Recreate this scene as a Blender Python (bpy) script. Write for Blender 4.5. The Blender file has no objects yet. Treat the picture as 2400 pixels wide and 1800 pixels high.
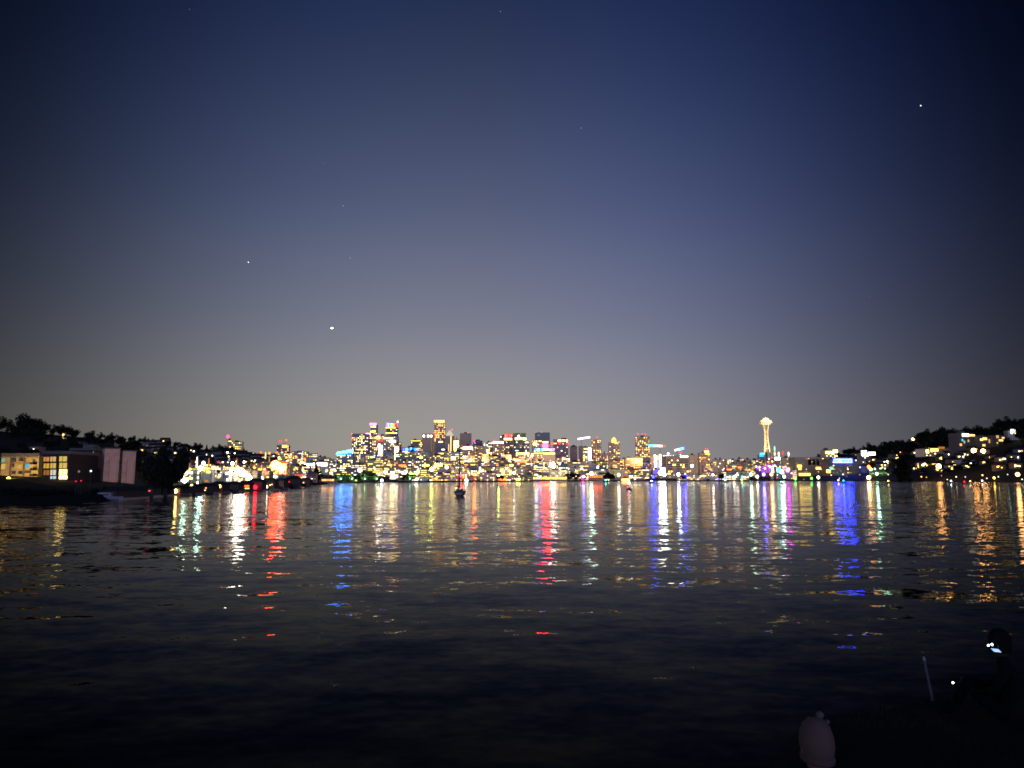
import bpy, bmesh, math, random
from math import radians, tan, atan2, sin, cos, pi, sqrt
from mathutils import Vector, Matrix
random.seed(11)
C = bpy.context.scene
R = random.random
def U(a, b): return a + (b - a) * random.random()

# ------------------------------------------------------------------ camera
F = 1733.0                      # focal length in photo pixels (photo is 2400 x 1800)
PITCH = radians(7.3)
EYE = 5.0                       # eye height above the lake
sp, cp = sin(PITCH), cos(PITCH)
cam_d = bpy.data.cameras.new('camera'); cam = bpy.data.objects.new('camera', cam_d)
C.collection.objects.link(cam); C.camera = cam
cam.location = (0, 0, EYE); cam.rotation_euler = (pi / 2 + PITCH, 0, 0)
cam_d.sensor_width = 36; cam_d.lens = 36 * F / 2400
cam_d.clip_start = 0.1; cam_d.clip_end = 40000

# ------------------------------------------------------------------ world: night sky with the city's glow, edge vignette and added fill from behind
W = bpy.data.worlds.new('World'); C.world = W; W.use_nodes = True
nt = W.node_tree; nt.nodes.clear(); N = nt.nodes; L = nt.links
def wm(op, a, b=None, c=None, clamp=False):
    n = N.new('ShaderNodeMath'); n.operation = op; n.use_clamp = clamp
    for i, v in enumerate((a, b, c)):
        if v is None: continue
        if isinstance(v, (int, float)): n.inputs[i].default_value = v
        else: L.new(v, n.inputs[i])
    return n.outputs[0]
tc = N.new('ShaderNodeTexCoord'); sx = N.new('ShaderNodeSeparateXYZ'); L.new(tc.outputs['Generated'], sx.inputs[0])
el = wm('DEGREES' if False else 'MULTIPLY', wm('ARCSINE', sx.outputs[2]), 180 / pi)
az = wm('MULTIPLY', wm('ARCTAN2', sx.outputs[0], sx.outputs[1]), 180 / pi)
ramp = N.new('ShaderNodeValToRGB'); ramp.color_ramp.interpolation = 'B_SPLINE'
stops = [(0, (.35, .318, .275)), (4, (.335, .314, .285)), (8, (.275, .272, .290)), (12, (.200, .210, .266)), (17, (.132, .150, .228)),
         (21, (.090, .109, .186)), (26, (.054, .071, .139)), (31, (.030, .043, .098)), (36, (.015, .027, .074)), (46, (.008, .013, .042)), (60, (.004, .007, .02))]
cr = ramp.color_ramp
while len(cr.elements) < len(stops): cr.elements.new(.5)
for e, (a, c) in zip(cr.elements, stops): e.position = a / 60; e.color = (*c, 1)
L.new(wm('DIVIDE', el, 60, clamp=True), ramp.inputs[0])
d = wm('DIVIDE', wm('ABSOLUTE', wm('SUBTRACT', az, -2.2)), 28.5)
k = wm('ADD', wm('MULTIPLY', wm('MAXIMUM', el, 0), .010), .95)
fall = wm('POWER', math.e, wm('MULTIPLY', wm('MULTIPLY', wm('POWER', d, 2.7), k), -1))
back_fill = wm('MULTIPLY', wm('MULTIPLY', wm('SUBTRACT', wm('ABSOLUTE', az), 80), 1 / 60, clamp=True), 3.0)  # brighter sky behind the camera, added as fill for the facades
fall = wm('MAXIMUM', fall, .012); fall = wm('ADD', fall, back_fill)
side = wm('MULTIPLY', wm('ADD', az, 10), 1 / 45, clamp=True)
tint = N.new('ShaderNodeMix'); tint.data_type = 'RGBA'; L.new(side, tint.inputs[0])
tint.inputs[6].default_value = (1.0, .995, .985, 1); tint.inputs[7].default_value = (.86, .90, 1.18, 1)
m1 = N.new('ShaderNodeVectorMath'); m1.operation = 'MULTIPLY'; L.new(ramp.outputs[0], m1.inputs[0]); L.new(tint.outputs[2], m1.inputs[1])
eb = N.new('ShaderNodeMix'); eb.data_type = 'RGBA'; L.new(wm('MULTIPLY', wm('DIVIDE', el, 30, clamp=True), wm('DIVIDE', wm('ABSOLUTE', wm('ADD', az, 2)), 34, clamp=True)), eb.inputs[0])
eb.inputs[6].default_value = (1, 1, 1, 1); eb.inputs[7].default_value = (.70, .92, 1.30, 1)
m3 = N.new('ShaderNodeVectorMath'); m3.operation = 'MULTIPLY'; L.new(m1.outputs[0], m3.inputs[0]); L.new(eb.outputs[2], m3.inputs[1]); m1 = m3
m2 = N.new('ShaderNodeVectorMath'); m2.operation = 'SCALE'; L.new(m1.outputs[0], m2.inputs[0]); L.new(fall, m2.inputs[3])
bg = N.new('ShaderNodeBackground'); L.new(m2.outputs[0], bg.inputs[0])
sky = N.new('ShaderNodeTexSky'); sky.sky_type = 'NISHITA'; sky.sun_disc = False; sky.sun_elevation = radians(-8); sky.sun_rotation = radians(75)
bg2 = N.new('ShaderNodeBackground'); L.new(sky.outputs[0], bg2.inputs[0]); bg2.inputs[1].default_value = .05
add = N.new('ShaderNodeAddShader'); L.new(bg.outputs[0], add.inputs[0]); L.new(bg2.outputs[0], add.inputs[1])
wo = N.new('ShaderNodeOutputWorld'); L.new(add.outputs[0], wo.inputs[0])

C.view_settings.view_transform = 'Standard'; C.view_settings.look = 'None'
C.view_settings.exposure = 0; C.view_settings.gamma = 1
C.render.engine = 'CYCLES'
cy = C.cycles
cy.use_denoising = True; cy.max_bounces = 4; cy.diffuse_bounces = 1; cy.glossy_bounces = 2; cy.transmission_bounces = 2
cy.sample_clamp_indirect = 0; cy.sample_clamp_direct = 0; cy.caustics_reflective = False; cy.caustics_refractive = False
cy.use_light_tree = True; cy.filter_width = 1.7
try: cy.denoising_prefilter = 'ACCURATE'
except Exception: pass

# ------------------------------------------------------------------ helpers
def at(px, py, Y):
    """world point seen at photo pixel (px, py) at depth Y"""
    u = (px - 1200) / F; v = (900 - py) / F
    t = Y / (cp - v * sp)
    return Vector((u * t, Y, EYE + t * (sp + v * cp)))
HZ = cp + (222 / F) * sp
def colX(px, Y): return (px - 1200) / F / HZ * Y
def pix(p):
    x, y, z = p[0], p[1], p[2] - EYE
    dep = y * cp + z * sp
    return 1200 + F * x / dep, 900 - F * (z * cp - y * sp) / dep
def lerp(tab, x):
    if x <= tab[0][0]: return tab[0][1]
    for (a, va), (b, vb) in zip(tab, tab[1:]):
        if x <= b: return va + (vb - va) * (x - a) / (b - a)
    return tab[-1][1]

def tag(o, label=None, cat=None, group=None, kind=None):
    if label: o['label'] = label
    if cat: o['category'] = cat
    if group: o['group'] = group
    if kind: o['kind'] = kind
    return o
def link(name, me, parent=None, loc=None):
    o = bpy.data.objects.new(name, me); C.collection.objects.link(o)
    if parent: o.parent = parent
    if loc is not None: o.location = loc
    return o
def empty(name, loc, rz=0):
    o = bpy.data.objects.new(name, None); C.collection.objects.link(o); o.location = loc; o.rotation_euler.z = rz
    o.empty_display_size = 1; return o
class MB:
    def __init__(s): s.v = []; s.f = []
    def box(s, x0, x1, y0, y1, z0, z1):
        b = len(s.v)
        s.v += [(x0, y0, z0), (x1, y0, z0), (x1, y1, z0), (x0, y1, z0), (x0, y0, z1), (x1, y0, z1), (x1, y1, z1), (x0, y1, z1)]
        s.f += [tuple(b + i for i in q) for q in ((0, 3, 2, 1), (4, 5, 6, 7), (0, 1, 5, 4), (1, 2, 6, 5), (2, 3, 7, 6), (3, 0, 4, 7))]
        return s
    def hexa(s, pts):
        b = len(s.v); s.v += [tuple(p) for p in pts]
        s.f += [tuple(b + i for i in q) for q in ((0, 3, 2, 1), (4, 5, 6, 7), (0, 1, 5, 4), (1, 2, 6, 5), (2, 3, 7, 6), (3, 0, 4, 7))]
        return s
    def tube(s, p0, p1, r0, r1=None, n=8):
        r1 = r0 if r1 is None else r1
        p0, p1 = Vector(p0), Vector(p1); d = (p1 - p0).normalized()
        a = d.orthogonal().normalized(); c = d.cross(a); b = len(s.v)
        for p, r in ((p0, r0), (p1, r1)):
            for i in range(n):
                t = 2 * pi * i / n; s.v.append(tuple(p + (a * cos(t) + c * sin(t)) * r))
        for i in range(n):
            j = (i + 1) % n; s.f.append((b + i, b + j, b + n + j, b + n + i))
        s.f.append(tuple(b + i for i in reversed(range(n)))); s.f.append(tuple(b + n + i for i in range(n)))
        return s
    def lathe(s, prof, n=24, c=(0, 0, 0)):
        b = len(s.v)
        for r, z in prof:
            for i in range(n):
                t = 2 * pi * i / n; s.v.append((c[0] + r * cos(t), c[1] + r * sin(t), c[2] + z))
        m = len(prof)
        for j in range(m - 1):
            for i in range(n):
                k = (i + 1) % n; s.f.append((b + j * n + i, b + j * n + k, b + (j + 1) * n + k, b + (j + 1) * n + i))
        s.f.append(tuple(b + i for i in reversed(range(n)))); s.f.append(tuple(b + (m - 1) * n + i for i in range(n)))
        return s
    def mesh(s, name, mat=None, smooth=False):
        me = bpy.data.meshes.new(name); me.from_pydata(s.v, [], s.f); me.update()
        if mat: me.materials.append(mat)
        if smooth:
            for p in me.polygons: p.use_smooth = True
        return me
    def build(s, name, mat=None, parent=None, loc=None, smooth=False):
        return link(name, s.mesh(name, mat, smooth), parent, loc)

_mats = {}
def mat(name, col, rough=.8, metal=0, noise=.25, scale=.5):
    """painted / stone / soil surface with some mottling"""
    if name in _mats: return _mats[name]
    m = bpy.data.materials.new(name); m.use_nodes = True; t = m.node_tree; b = t.nodes['Principled BSDF']
    b.inputs['Roughness'].default_value = rough; b.inputs['Metallic'].default_value = metal
    if max(col) < .06 and rough > .5: b.inputs['Specular IOR Level'].default_value = .12
    tcn = t.nodes.new('ShaderNodeTexCoord'); nz = t.nodes.new('ShaderNodeTexNoise'); nz.inputs['Scale'].default_value = scale; nz.inputs['Detail'].default_value = 4
    t.links.new(tcn.outputs['Object'], nz.inputs['Vector'])
    mx = t.nodes.new('ShaderNodeMix'); mx.data_type = 'RGBA'; t.links.new(nz.outputs[0], mx.inputs[0])
    mx.inputs[6].default_value = (*[c * (1 - noise) for c in col], 1); mx.inputs[7].default_value = (*[min(1, c * (1 + noise)) for c in col], 1)
    t.links.new(mx.outputs[2], b.inputs['Base Color'])
    _mats[name] = m; return m
def facade(name, col, glass=(.07, .07, .08), ph=3.6, pw=3.2, mortar=.32):
    """wall with rows of unlit panes: panes are the bricks, the wall the mortar"""
    if name in _mats: return _mats[name]
    m = bpy.data.materials.new(name); m.use_nodes = True; t = m.node_tree; b = t.nodes['Principled BSDF']
    b.inputs['Roughness'].default_value = .55
    if max(col) < .03: b.inputs['Specular IOR Level'].default_value = .1
    tcn = t.nodes.new('ShaderNodeTexCoord'); s = t.nodes.new('ShaderNodeSeparateXYZ'); t.links.new(tcn.outputs['Object'], s.inputs[0])
    ad = t.nodes.new('ShaderNodeMath'); t.links.new(s.outputs[0], ad.inputs[0]); t.links.new(s.outputs[1], ad.inputs[1])
    cb = t.nodes.new('ShaderNodeCombineXYZ'); t.links.new(ad.outputs[0], cb.inputs[0]); t.links.new(s.outputs[2], cb.inputs[1])
    br = t.nodes.new('ShaderNodeTexBrick'); br.offset = 0; br.inputs['Scale'].default_value = 1
    br.inputs['Brick Width'].default_value = pw; br.inputs['Row Height'].default_value = ph; br.inputs['Mortar Size'].default_value = mortar * pw
    br.inputs['Color1'].default_value = (*glass, 1); br.inputs['Color2'].default_value = (*[g * 2.2 for g in glass], 1); br.inputs['Mortar'].default_value = (*col, 1)
    t.links.new(cb.outputs[0], br.inputs['Vector']); t.links.new(br.outputs[0], b.inputs['Base Color'])
    _mats[name] = m; return m
COL = dict(orchid=(.62, .14, .95), ember=(1, .05, .012), cream=(1, .68, .16), yellow=(1, .57, .07), white=(1, .90, .72), amber=(1, .36, .06), cool=(.78, .92, 1), green=(.45, .95, .25), lime=(.80, .90, .16),
           red=(1, .006, .018), orange=(1, .10, .012), pink=(1, .22, .75), purple=(.32, .05, 1), violet=(.14, .10, 1), blue=(.006, .06, 1), azure=(.006, .20, 1),
           cyan=(.06, .75, 1), teal=(.05, .80, .60), magenta=(.85, .06, .85), mint=(.50, 1, .72), deepblue=(.010, .012, 1), rose=(1, .03, .13), grass=(.12, 1, .08), pale=(1, .60, .24), warm=(1, .42, .12))
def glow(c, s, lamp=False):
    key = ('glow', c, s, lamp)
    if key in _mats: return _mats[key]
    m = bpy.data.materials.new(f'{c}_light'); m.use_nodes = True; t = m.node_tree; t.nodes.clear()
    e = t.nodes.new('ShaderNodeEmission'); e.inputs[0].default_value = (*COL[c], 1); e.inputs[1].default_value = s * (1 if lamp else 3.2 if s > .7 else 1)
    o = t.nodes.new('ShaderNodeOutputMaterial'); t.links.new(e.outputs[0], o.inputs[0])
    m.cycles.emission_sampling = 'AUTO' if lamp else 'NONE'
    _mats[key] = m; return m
_unit = {}
def ubox(m, name):
    k = (m.name, name)
    if k not in _unit: _unit[k] = MB().box(-.5, .5, -.5, .5, -.5, .5).mesh(name, m)
    return _unit[k]
def part_box(name, m, parent, x, y, z, w, dd, h):
    o = link(name, ubox(m, name), parent, (x, y, z)); o.scale = (w, dd, h); return o

# ------------------------------------------------------------------ water
def water_material():
    m = bpy.data.materials.new('lake_water'); m.use_nodes = True; t = m.node_tree; t.nodes.clear(); n = t.nodes; l = t.links
    def M(op, a, b=None, clamp=False):
        q = n.new('ShaderNodeMath'); q.operation = op; q.use_clamp = clamp
        for i, v in enumerate((a, b)):
            if v is None: continue
            if isinstance(v, (int, float)): q.inputs[i].default_value = v
            else: l.new(v, q.inputs[i])
        return q.outputs[0]
    g = n.new('ShaderNodeNewGeometry')
    def field(scale, sxy, detail, off, rot=0):
        mp = n.new('ShaderNodeMapping'); mp.inputs['Scale'].default_value = (scale * sxy, scale, scale); mp.inputs['Location'].default_value = (off, off * 1.7, off)
        mp.inputs['Rotation'].default_value = (0, 0, rot)
        l.new(g.outputs['Position'], mp.inputs['Vector'])
        z = n.new('ShaderNodeTexNoise'); z.inputs['Scale'].default_value = 1; z.inputs['Detail'].default_value = detail; z.inputs['Roughness'].default_value = .55
        l.new(mp.outputs[0], z.inputs['Vector']); return z
    sumx = sumy = None
    for scale, sxy, det, off, kk, rot in ((.09, .4, 0, 71, .045, .08), (.3, .5, 0, 3, .11, .25), (.8, .52, 1, 17, .235, .12), (2.6, .65, 2, 41, .215, -.1)):
        z = field(scale, sxy, det, off, rot); s = n.new('ShaderNodeSeparateColor'); l.new(z.outputs['Color'], s.inputs[0])
        a = M('MULTIPLY', M('SUBTRACT', s.outputs[0], .5), kk * 1.15); b = M('MULTIPLY', M('SUBTRACT', s.outputs[1], .5), kk)
        sumx = a if sumx is None else M('ADD', sumx, a); sumy = b if sumy is None else M('ADD', sumy, b)
    wind = field(.012, .22, 2, 90)
    wf = M('ADD', M('MULTIPLY', M('SUBTRACT', wind.outputs[0], .5), 1.5), 1.0)
    sy_ = n.new('ShaderNodeSeparateXYZ'); l.new(g.outputs['Position'], sy_.inputs[0])
    far = M('MULTIPLY', M('SUBTRACT', M('ADD', sy_.outputs[1], M('MULTIPLY', wind.outputs[0], 240)), 500), 1 / 160, True)
    wf = M('MULTIPLY', wf, M('ADD', M('MULTIPLY', far, .9), 1.0))
    nx = M('MULTIPLY', sumx, wf); ny = M('MULTIPLY', sumy, wf)
    cb = n.new('ShaderNodeCombineXYZ'); l.new(nx, cb.inputs[0]); l.new(ny, cb.inputs[1]); cb.inputs[2].default_value = 1
    nm = n.new('ShaderNodeVectorMath'); nm.operation = 'NORMALIZE'; l.new(cb.outputs[0], nm.inputs[0])
    si = n.new('ShaderNodeSeparateXYZ'); l.new(g.outputs['Incoming'], si.inputs[0])
    s = M('ABSOLUTE', si.outputs[2])
    refl = M('ADD', M('MULTIPLY', M('POWER', math.e, M('MULTIPLY', s, -1 / .076)), .92), .003)
    gl = n.new('ShaderNodeBsdfGlossy'); gl.distribution = 'GGX'; gl.inputs['Roughness'].default_value = .035; gl.inputs['Color'].default_value = (1, 1, 1, 1)
    l.new(nm.outputs[0], gl.inputs['Normal'])
    df = n.new('ShaderNodeBsdfDiffuse'); df.inputs[0].default_value = (.003, .004, .006, 1)
    mx = n.new('ShaderNodeMixShader'); l.new(refl, mx.inputs[0]); l.new(df.outputs[0], mx.inputs[1]); l.new(gl.outputs[0], mx.inputs[2])
    o = n.new('ShaderNodeOutputMaterial'); l.new(mx.outputs[0], o.inputs[0])
    return m
w = MB(); w.v = [(-9000, -300, 0), (9000, -300, 0), (9000, 9000, 0), (-9000, 9000, 0)]; w.f = [(0, 1, 2, 3)]
tag(w.build('water', water_material()), kind='structure')

# ------------------------------------------------------------------ land: one sheet from the shoreline over the hills
SHORE = [(-2600, 1210), (-300, 1190), (0, 1181), (100, 1181), (185, 1178), (300, 1170), (400, 1161), (500, 1156), (640, 1148), (730, 1138), (790, 1132), (1000, 1130),
         (1300, 1128.2), (1700, 1127.4), (2000, 1128), (2200, 1129), (2400, 1131), (5200, 1150)]
RIDGE = [(-2600, 960), (-300, 990), (0, 1012), (100, 1018), (200, 1027), (300, 1036), (400, 1047), (560, 1062), (700, 1082), (800, 1092), (950, 1101), (1700, 1101), (1850, 1090),
         (1950, 1073), (2050, 1058), (2120, 1038), (2200, 1026), (2300, 1014), (2400, 1000), (2700, 980), (5200, 960)]
RDIST = [(-2600, 500), (0, 700), (300, 1000), (560, 1800), (800, 3600), (1000, 4600), (1700, 4600), (1900, 2600), (2100, 2000), (2400, 1700), (5200, 1300)]
def shoreY(px): return EYE * F / (lerp(SHORE, px) - 1122)
def ridge(px):
    Y = lerp(RDIST, px); return Y, EYE + (1122 - lerp(RIDGE, px)) / F * Y
def ground(px, Y):
    ys = shoreY(px); yr, zr = ridge(px)
    if Y < ys: return -.6
    b = 1.6
    if Y < ys + 6: return -.6 + (b + .6) * (Y - ys) / 6
    t = max(0.0, (Y - ys - 6) / (yr - ys - 6))
    if t <= 1: return b + (zr - b) * (t ** 1.25)
    return max(3, zr - (Y - yr) * .03)
def Yat(px, py):
    """depth at which the ground is seen at this pixel"""
    ys = shoreY(px); yr, _ = ridge(px); best = ys + 8
    for i in range(160):
        Y = ys + 8 + (yr - ys - 8) * i / 159
        q = pix((colX(px, Y), Y, ground(px, Y)))[1]
        if q <= py: return Y
        best = Y
    return best
lm = MB(); cols = list(range(-2600, 5201, 20)); fr = [0, .004, .01, .03, .06, .1, .15, .2, .27, .35, .45, .55, .65, .75, .85, .93, 1, 1.15, 1.5, 2.2]
for px in cols:
    ys = shoreY(px); yr, zr = ridge(px)
    for f in fr:
        Y = ys - 3 + (yr - ys) * f if f <= 1 else yr + (f - 1) * 2500
        if f == .004: Y = ys + 6
        lm.v.append((colX(px, Y), Y, ground(px, Y)))
nf = len(fr)
for i in range(len(cols) - 1):
    for j in range(nf - 1):
        a = i * nf + j; lm.f.append((a, a + nf, a + nf + 1, a + 1))
tag(lm.build('hills', mat('hill_ground', (.011, .013, .010), .95, noise=.5, scale=.03)), kind='structure')

# ------------------------------------------------------------------ label maker
LAND = [(50, 'the warm-lit beige building'), (132, 'the glowing-grid apartments'), (265, 'the pink concrete silos'), (388, 'the big round black tree'),
        (512, 'the orange-roofed marquee'), (566, 'the white stadium floodlights'), (655, 'the red-lit hall'), (742, 'the shore-end pine'), (808, 'the cyan roof band'),
        (874, 'the pink-crowned tower'), (916, 'the rainbow-crowned tower'), (972, 'the blue rooftop letters'), (1029, 'the tallest tower'), (1074, 'the sailing boat mast'),
        (1120, 'the red-violet beacon'), (1190, 'the red rooftop letters'), (1277, 'the red light disc'), (1345, 'the dark stepped tower'), (1382, 'the white lit fin'),
        (1442, 'the dome-topped tower'), (1510, 'the triple-beaconed tower'), (1547, 'the white finned tower'), (1588, 'the brown banded block'), (1654, 'the red-tipped tower'),
        (1722, 'the low shore saddle'), (1793, 'the saucer tower'), (1848, 'the magenta arch'), (1903, 'the olive shore block'), (1974, 'the blue wall letters'),
        (2060, 'the green-lit lawn'), (2140, 'the round crest lamp'), (2200, 'the floodlit orange wall'), (2300, 'the beige hilltop house'), (2380, 'the orange hall')]
ORD = 'first second third fourth fifth sixth seventh eighth ninth tenth eleventh twelfth thirteenth fourteenth fifteenth sixteenth seventeenth eighteenth nineteenth twentieth'.split()
pending = []
def later(o, what, px, where, cat, group=None): pending.append((o, what, px, where, cat, group))
def settle():
    buckets = {}
    for it in pending:
        o, what, px, where, cat, group = it
        lx, ln = min(LAND, key=lambda a: abs(a[0] - px))
        side = 'left of' if px < lx else 'right of'
        buckets.setdefault((cat, where, ln, side), []).append((abs(px - lx), it))
    for (cat, where, ln, side), its in buckets.items():
        its.sort(key=lambda a: a[0])
        for i, (_, (o, what, px, wh, cat, group)) in enumerate(its):
            rank = ORD[i] + ' ' if len(its) > 1 and i < 20 else ''
            tag(o, f'{what} {wh}, {rank}{side} {ln}', cat, group)

# ------------------------------------------------------------------ buildings
NUM = 'no one two three four five six seven eight nine ten eleven twelve thirteen fourteen fifteen sixteen seventeen eighteen nineteen twenty'.split()
WALL = dict(night=(.05, .045, .065), brown=(.36, .27, .20), tan=(.42, .34, .25), grey=(.24, .24, .25), dark=(.17, .16, .16), slate=(.20, .20, .22), olive=(.20, .19, .12), pale=(.5, .47, .42), plum=(.15, .115, .15), black=(.025, .025, .028), beige=(.50, .40, .25), green=(.16, .22, .17))
def wmat(w): return facade('wall_' + w, [min(.75, c * 2.0 * k_) for c, k_ in zip(WALL[w], (1.06, 1, .9))] if w != 'black' else WALL[w], (.14, .125, .11) if w != 'black' else (.012, .012, .014))
WS = 1.0
def lit(c, s): return glow(c, s * WS)
PAL = dict(mix=[('cream', 1.7), ('cream', .62), ('yellow', 1.2), ('white', 2.2), ('yellow', .55), ('pale', .6), ('white', 1.3), ('cream', .4)], yellow=[('yellow', 1.6), ('yellow', .68), ('cream', 1.7), ('amber', .9), ('yellow', .45), ('lime', .65)],
           orange=[('amber', 2), ('yellow', 1.6), ('cream', 1.5), ('amber', 1.1), ('pale', 1.2)], white=[('white', 3), ('cream', 2), ('cool', 2)], dim=[('pale', .35), ('cream', .5), ('yellow', .35)],
           cream=[('cream', 2), ('cream', 1), ('white', 2.2)], party=[('white', 3.5), ('cream', 3), ('pink', 1.5), ('yellow', 2.2), ('orange', 2), ('cool', 2), ('white', 2)])
def building(x0, x1, yt, Y, wall='brown', style='grid', p=.4, pal='mix', yb=None, gx=4.2, gy=3.8, label=None, cat='building', name='building', group=None, yaw=None, deep=None, cap=95, roof=True, dim=0, zbase=None):
    mx = (x0 + x1) / 2; a, b = at(x0, 1110, Y), at(x1, 1110, Y); wd = b.x - a.x; zt = at(mx, yt, Y).z
    gz = ground(mx, Y) - 1.5 if zbase is None else zbase
    cx = (a.x + b.x) / 2
    yaw = U(-.12, .12) + atan2(-cx, Y) * .35 if yaw is None else yaw
    dp = deep or max(8, wd * U(.6, .95))
    e = empty(name, (cx, Y + dp / 2, gz), yaw); H = zt - gz
    mb = MB().box(-wd / 2, wd / 2, -dp / 2, dp / 2, 0, H)
    mb.build('wall', wmat(wall), e)
    if roof and H > 8:
        r = MB().box(-wd / 2 - .15, wd / 2 + .15, -dp / 2 - .15, dp / 2 + .15, H, H + .9)
        k = R(); w2 = wd * U(.2, .4); c2 = U(-.25, .25) * wd
        if k < .75: r.box(c2 - w2 / 2, c2 + w2 / 2, -dp * .2, dp * .25, H + .9, H + .9 + min(5, H * .08) + 1)
        r.build('roof', mat('roof_grey', (.10, .10, .11), .9), e)
    px = wd / (x1 - x0)                                   # metres per photo pixel here
    zlow = gz if yb is None else at(mx, yb, Y).z
    zlow = max(zlow, gz + 1.0) - gz
    nlit = 0; P = PAL[pal]
    if style in ('grid', 'vert'):
        nx = max(1, int(wd / (gx * px))); nz = max(1, int((H - zlow) / (gy * px)))
        sxx = wd / nx; szz = (H - zlow) / nz; cells = []
        for j in range(nz):
            pr = p * 1.05 * (1.6 if R() < .22 else U(.5, 1.1))
            for i in range(nx):
                if R() < pr: cells.append((i, j))
        random.shuffle(cells); cells = cells[:cap]
        for i, j in cells:
            c, s = random.choice(P); ww = sxx * U(.32, .6); hh = szz * U(.28, .5)
            if R() < .08: ww = sxx * 1.5
            x = -wd / 2 + sxx * (i + .5) + U(-.1, .1) * sxx
            x = max(-wd / 2 + ww / 2, min(wd / 2 - ww / 2, x)); hh = max(hh, .9)
            part_box('window', lit(c, s), e, x, -dp / 2 - .1, zlow + szz * (j + .5), min(ww, wd * .95), .3, hh); nlit += 1
    elif style == 'bands':
        nz = max(1, int((H - zlow) / (gy * px)))
        szz = (H - zlow) / nz
        for j in range(nz):
            x = -wd / 2 + wd * .03
            if R() > p * 1.9: continue
            while x < wd / 2 - wd * .08:
                run = min(wd * U(.06, .34), wd / 2 * .96 - x)
                if R() < .66 and run > .6 * px:
                    c, s = random.choice(P); part_box('window', lit(c, s * .75), e, x + run / 2, -dp / 2 - .1, zlow + szz * (j + .55), run, .3, max(.8, szz * U(.17, .32))); nlit += 1
                x += run + wd * U(.03, .09)
    elif style == 'fins':
        nx = max(2, int(wd / (gx * px)))
        for i in range(nx):
            if R() < p * 2:
                c, s = random.choice(P); hh = (H - zlow) * U(.5, .95)
                part_box('light_strip', lit(c, s * .6), e, -wd / 2 + wd * (i + .5) / nx, -dp / 2 - .1, H - hh / 2 - 2, px * 1.1, .3, hh); nlit += 1
    e['lit'] = nlit
    if label: tag(e, label, cat, group)
    e_info[e.name] = (wd, dp, H, px, mx, Y, gz)
    return e
e_info = {}
def onface(e, m, name, x0, x1, y0, y1, proud=.35, th=.5):
    """a lit or painted part fixed on the building's front, given in photo pixels"""
    wd, dp, H, px, mx, Y, gz = e_info[e.name]
    A, B = at(x0, y1, Y), at(x1, y0, Y); cx = e.location.x
    return part_box(name, m, e, (A.x + B.x) / 2 - cx, -dp / 2 - proud, (A.z + B.z) / 2 - gz, B.x - A.x, th, B.z - A.z)
def beacon(e, x, y, c='red', s=6, r=None):
    wd, dp, H, px, mx, Y, gz = e_info[e.name]
    p = at(x, y, Y); rr = r or 1.1 * px
    o = MB().lathe([(rr * .2, -rr), (rr * .9, -rr * .5), (rr, 0), (rr * .8, rr * .6), (rr * .2, rr)], 8).build('beacon', glow(c, s, True), e, (p.x - e.location.x, 0, max(H + rr, p.z - gz)), True)
    z0 = H; zz = max(H + rr, p.z - gz)
    if zz - z0 > rr * 1.5: MB().tube((p.x - e.location.x, 0, z0), (p.x - e.location.x, 0, zz - rr), px * .18).build('mast', mat('steel', (.3, .3, .32), .5), e)
    return o

# --- the towers, from the cyan-roofed block to the red-tipped one
t = building(822, 860, 1017, 3000, 'dark', p=.5, pal='cream', yb=1075, label='dark square tower with two red beacons, between the cyan roof band and pink-crowned tower')
onface(t, glow('red', 4), 'sign', 824, 829, 1027, 1031); beacon(t, 821.5, 1015.5, 'orange', 6)
t = building(866.5, 881.5, 995.5, 3900, 'slate', style='bands', p=.35, pal='cream', yb=1030, roof=False, label='slim dark tower with a glowing pink crown band')
onface(t, glow('pink', 3.6, True), 'crown', 866, 882.5, 991.5, 996.5); onface(t, glow('cream', 2), 'window_band', 869, 880, 999, 1001); onface(t, glow('yellow', 1.6), 'window_band', 868, 880, 1010, 1013)
t = building(856, 869, 1021, 3400, 'brown', p=.5, pal='cream', yb=1060, roof=False, label='narrow tower topped by a small pink light, in front of the pink-crowned tower')
onface(t, glow('pink', 3.6), 'crown', 857, 868, 1015.5, 1020.5)
t = building(903, 929, 1001, 3800, 'plum', p=.35, pal='mix', yb=1050, roof=False, label='tall tower with a slanted rainbow-coloured crown and a pole beside it')
wd, dp, H, px_, mx_, Y_, gz_ = e_info[t.name]
for i, (c, s) in enumerate((('purple', 3), ('violet', 3), ('azure', 3), ('cyan', 1.6), ('yellow', 1.6), ('amber', 1.8), ('orange', 2.2), ('red', 3))):
    xa = -wd / 2 + wd * .88 * i / 8; xb = -wd / 2 + wd * .88 * (i + 1) / 8; ha = 9.8 * px_ - i * .33 * px_; hb = ha - .33 * px_
    MB().hexa([(xa, -dp / 2, H), (xb, -dp / 2, H), (xb, dp / 3, H), (xa, dp / 3, H), (xa, -dp / 2, H + ha), (xb, -dp / 2, H + hb), (xb, dp / 3, H + hb), (xa, dp / 3, H + ha)]).build('crown_panel', glow(c, s), t)
onface(t, glow('yellow', 1.5), 'window_band', 903.5, 927, 1001.8, 1003.4); onface(t, glow('yellow', 1.5), 'window_band', 904, 928, 1014, 1016); onface(t, glow('red', 3), 'sign', 922, 926, 1021, 1026)
MB().tube((wd / 2 * .85, 0, H), (wd / 2 * .85, 0, H + 14.5 * px_), .5 * px_, .3 * px_).build('mast', mat('white_steel', (.7, .7, .7), .5), t)
part_box('lamp', glow('white', 3), t, wd / 2 * .95, 0, H + 13 * px_, 2.4 * px_, 1.5, 3.6 * px_)
t = building(870, 902, 1021, 3200, 'brown', p=.55, pal='mix', yb=1075, label='broad warm-windowed block between the pink-crowned and rainbow-crowned towers')
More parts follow.
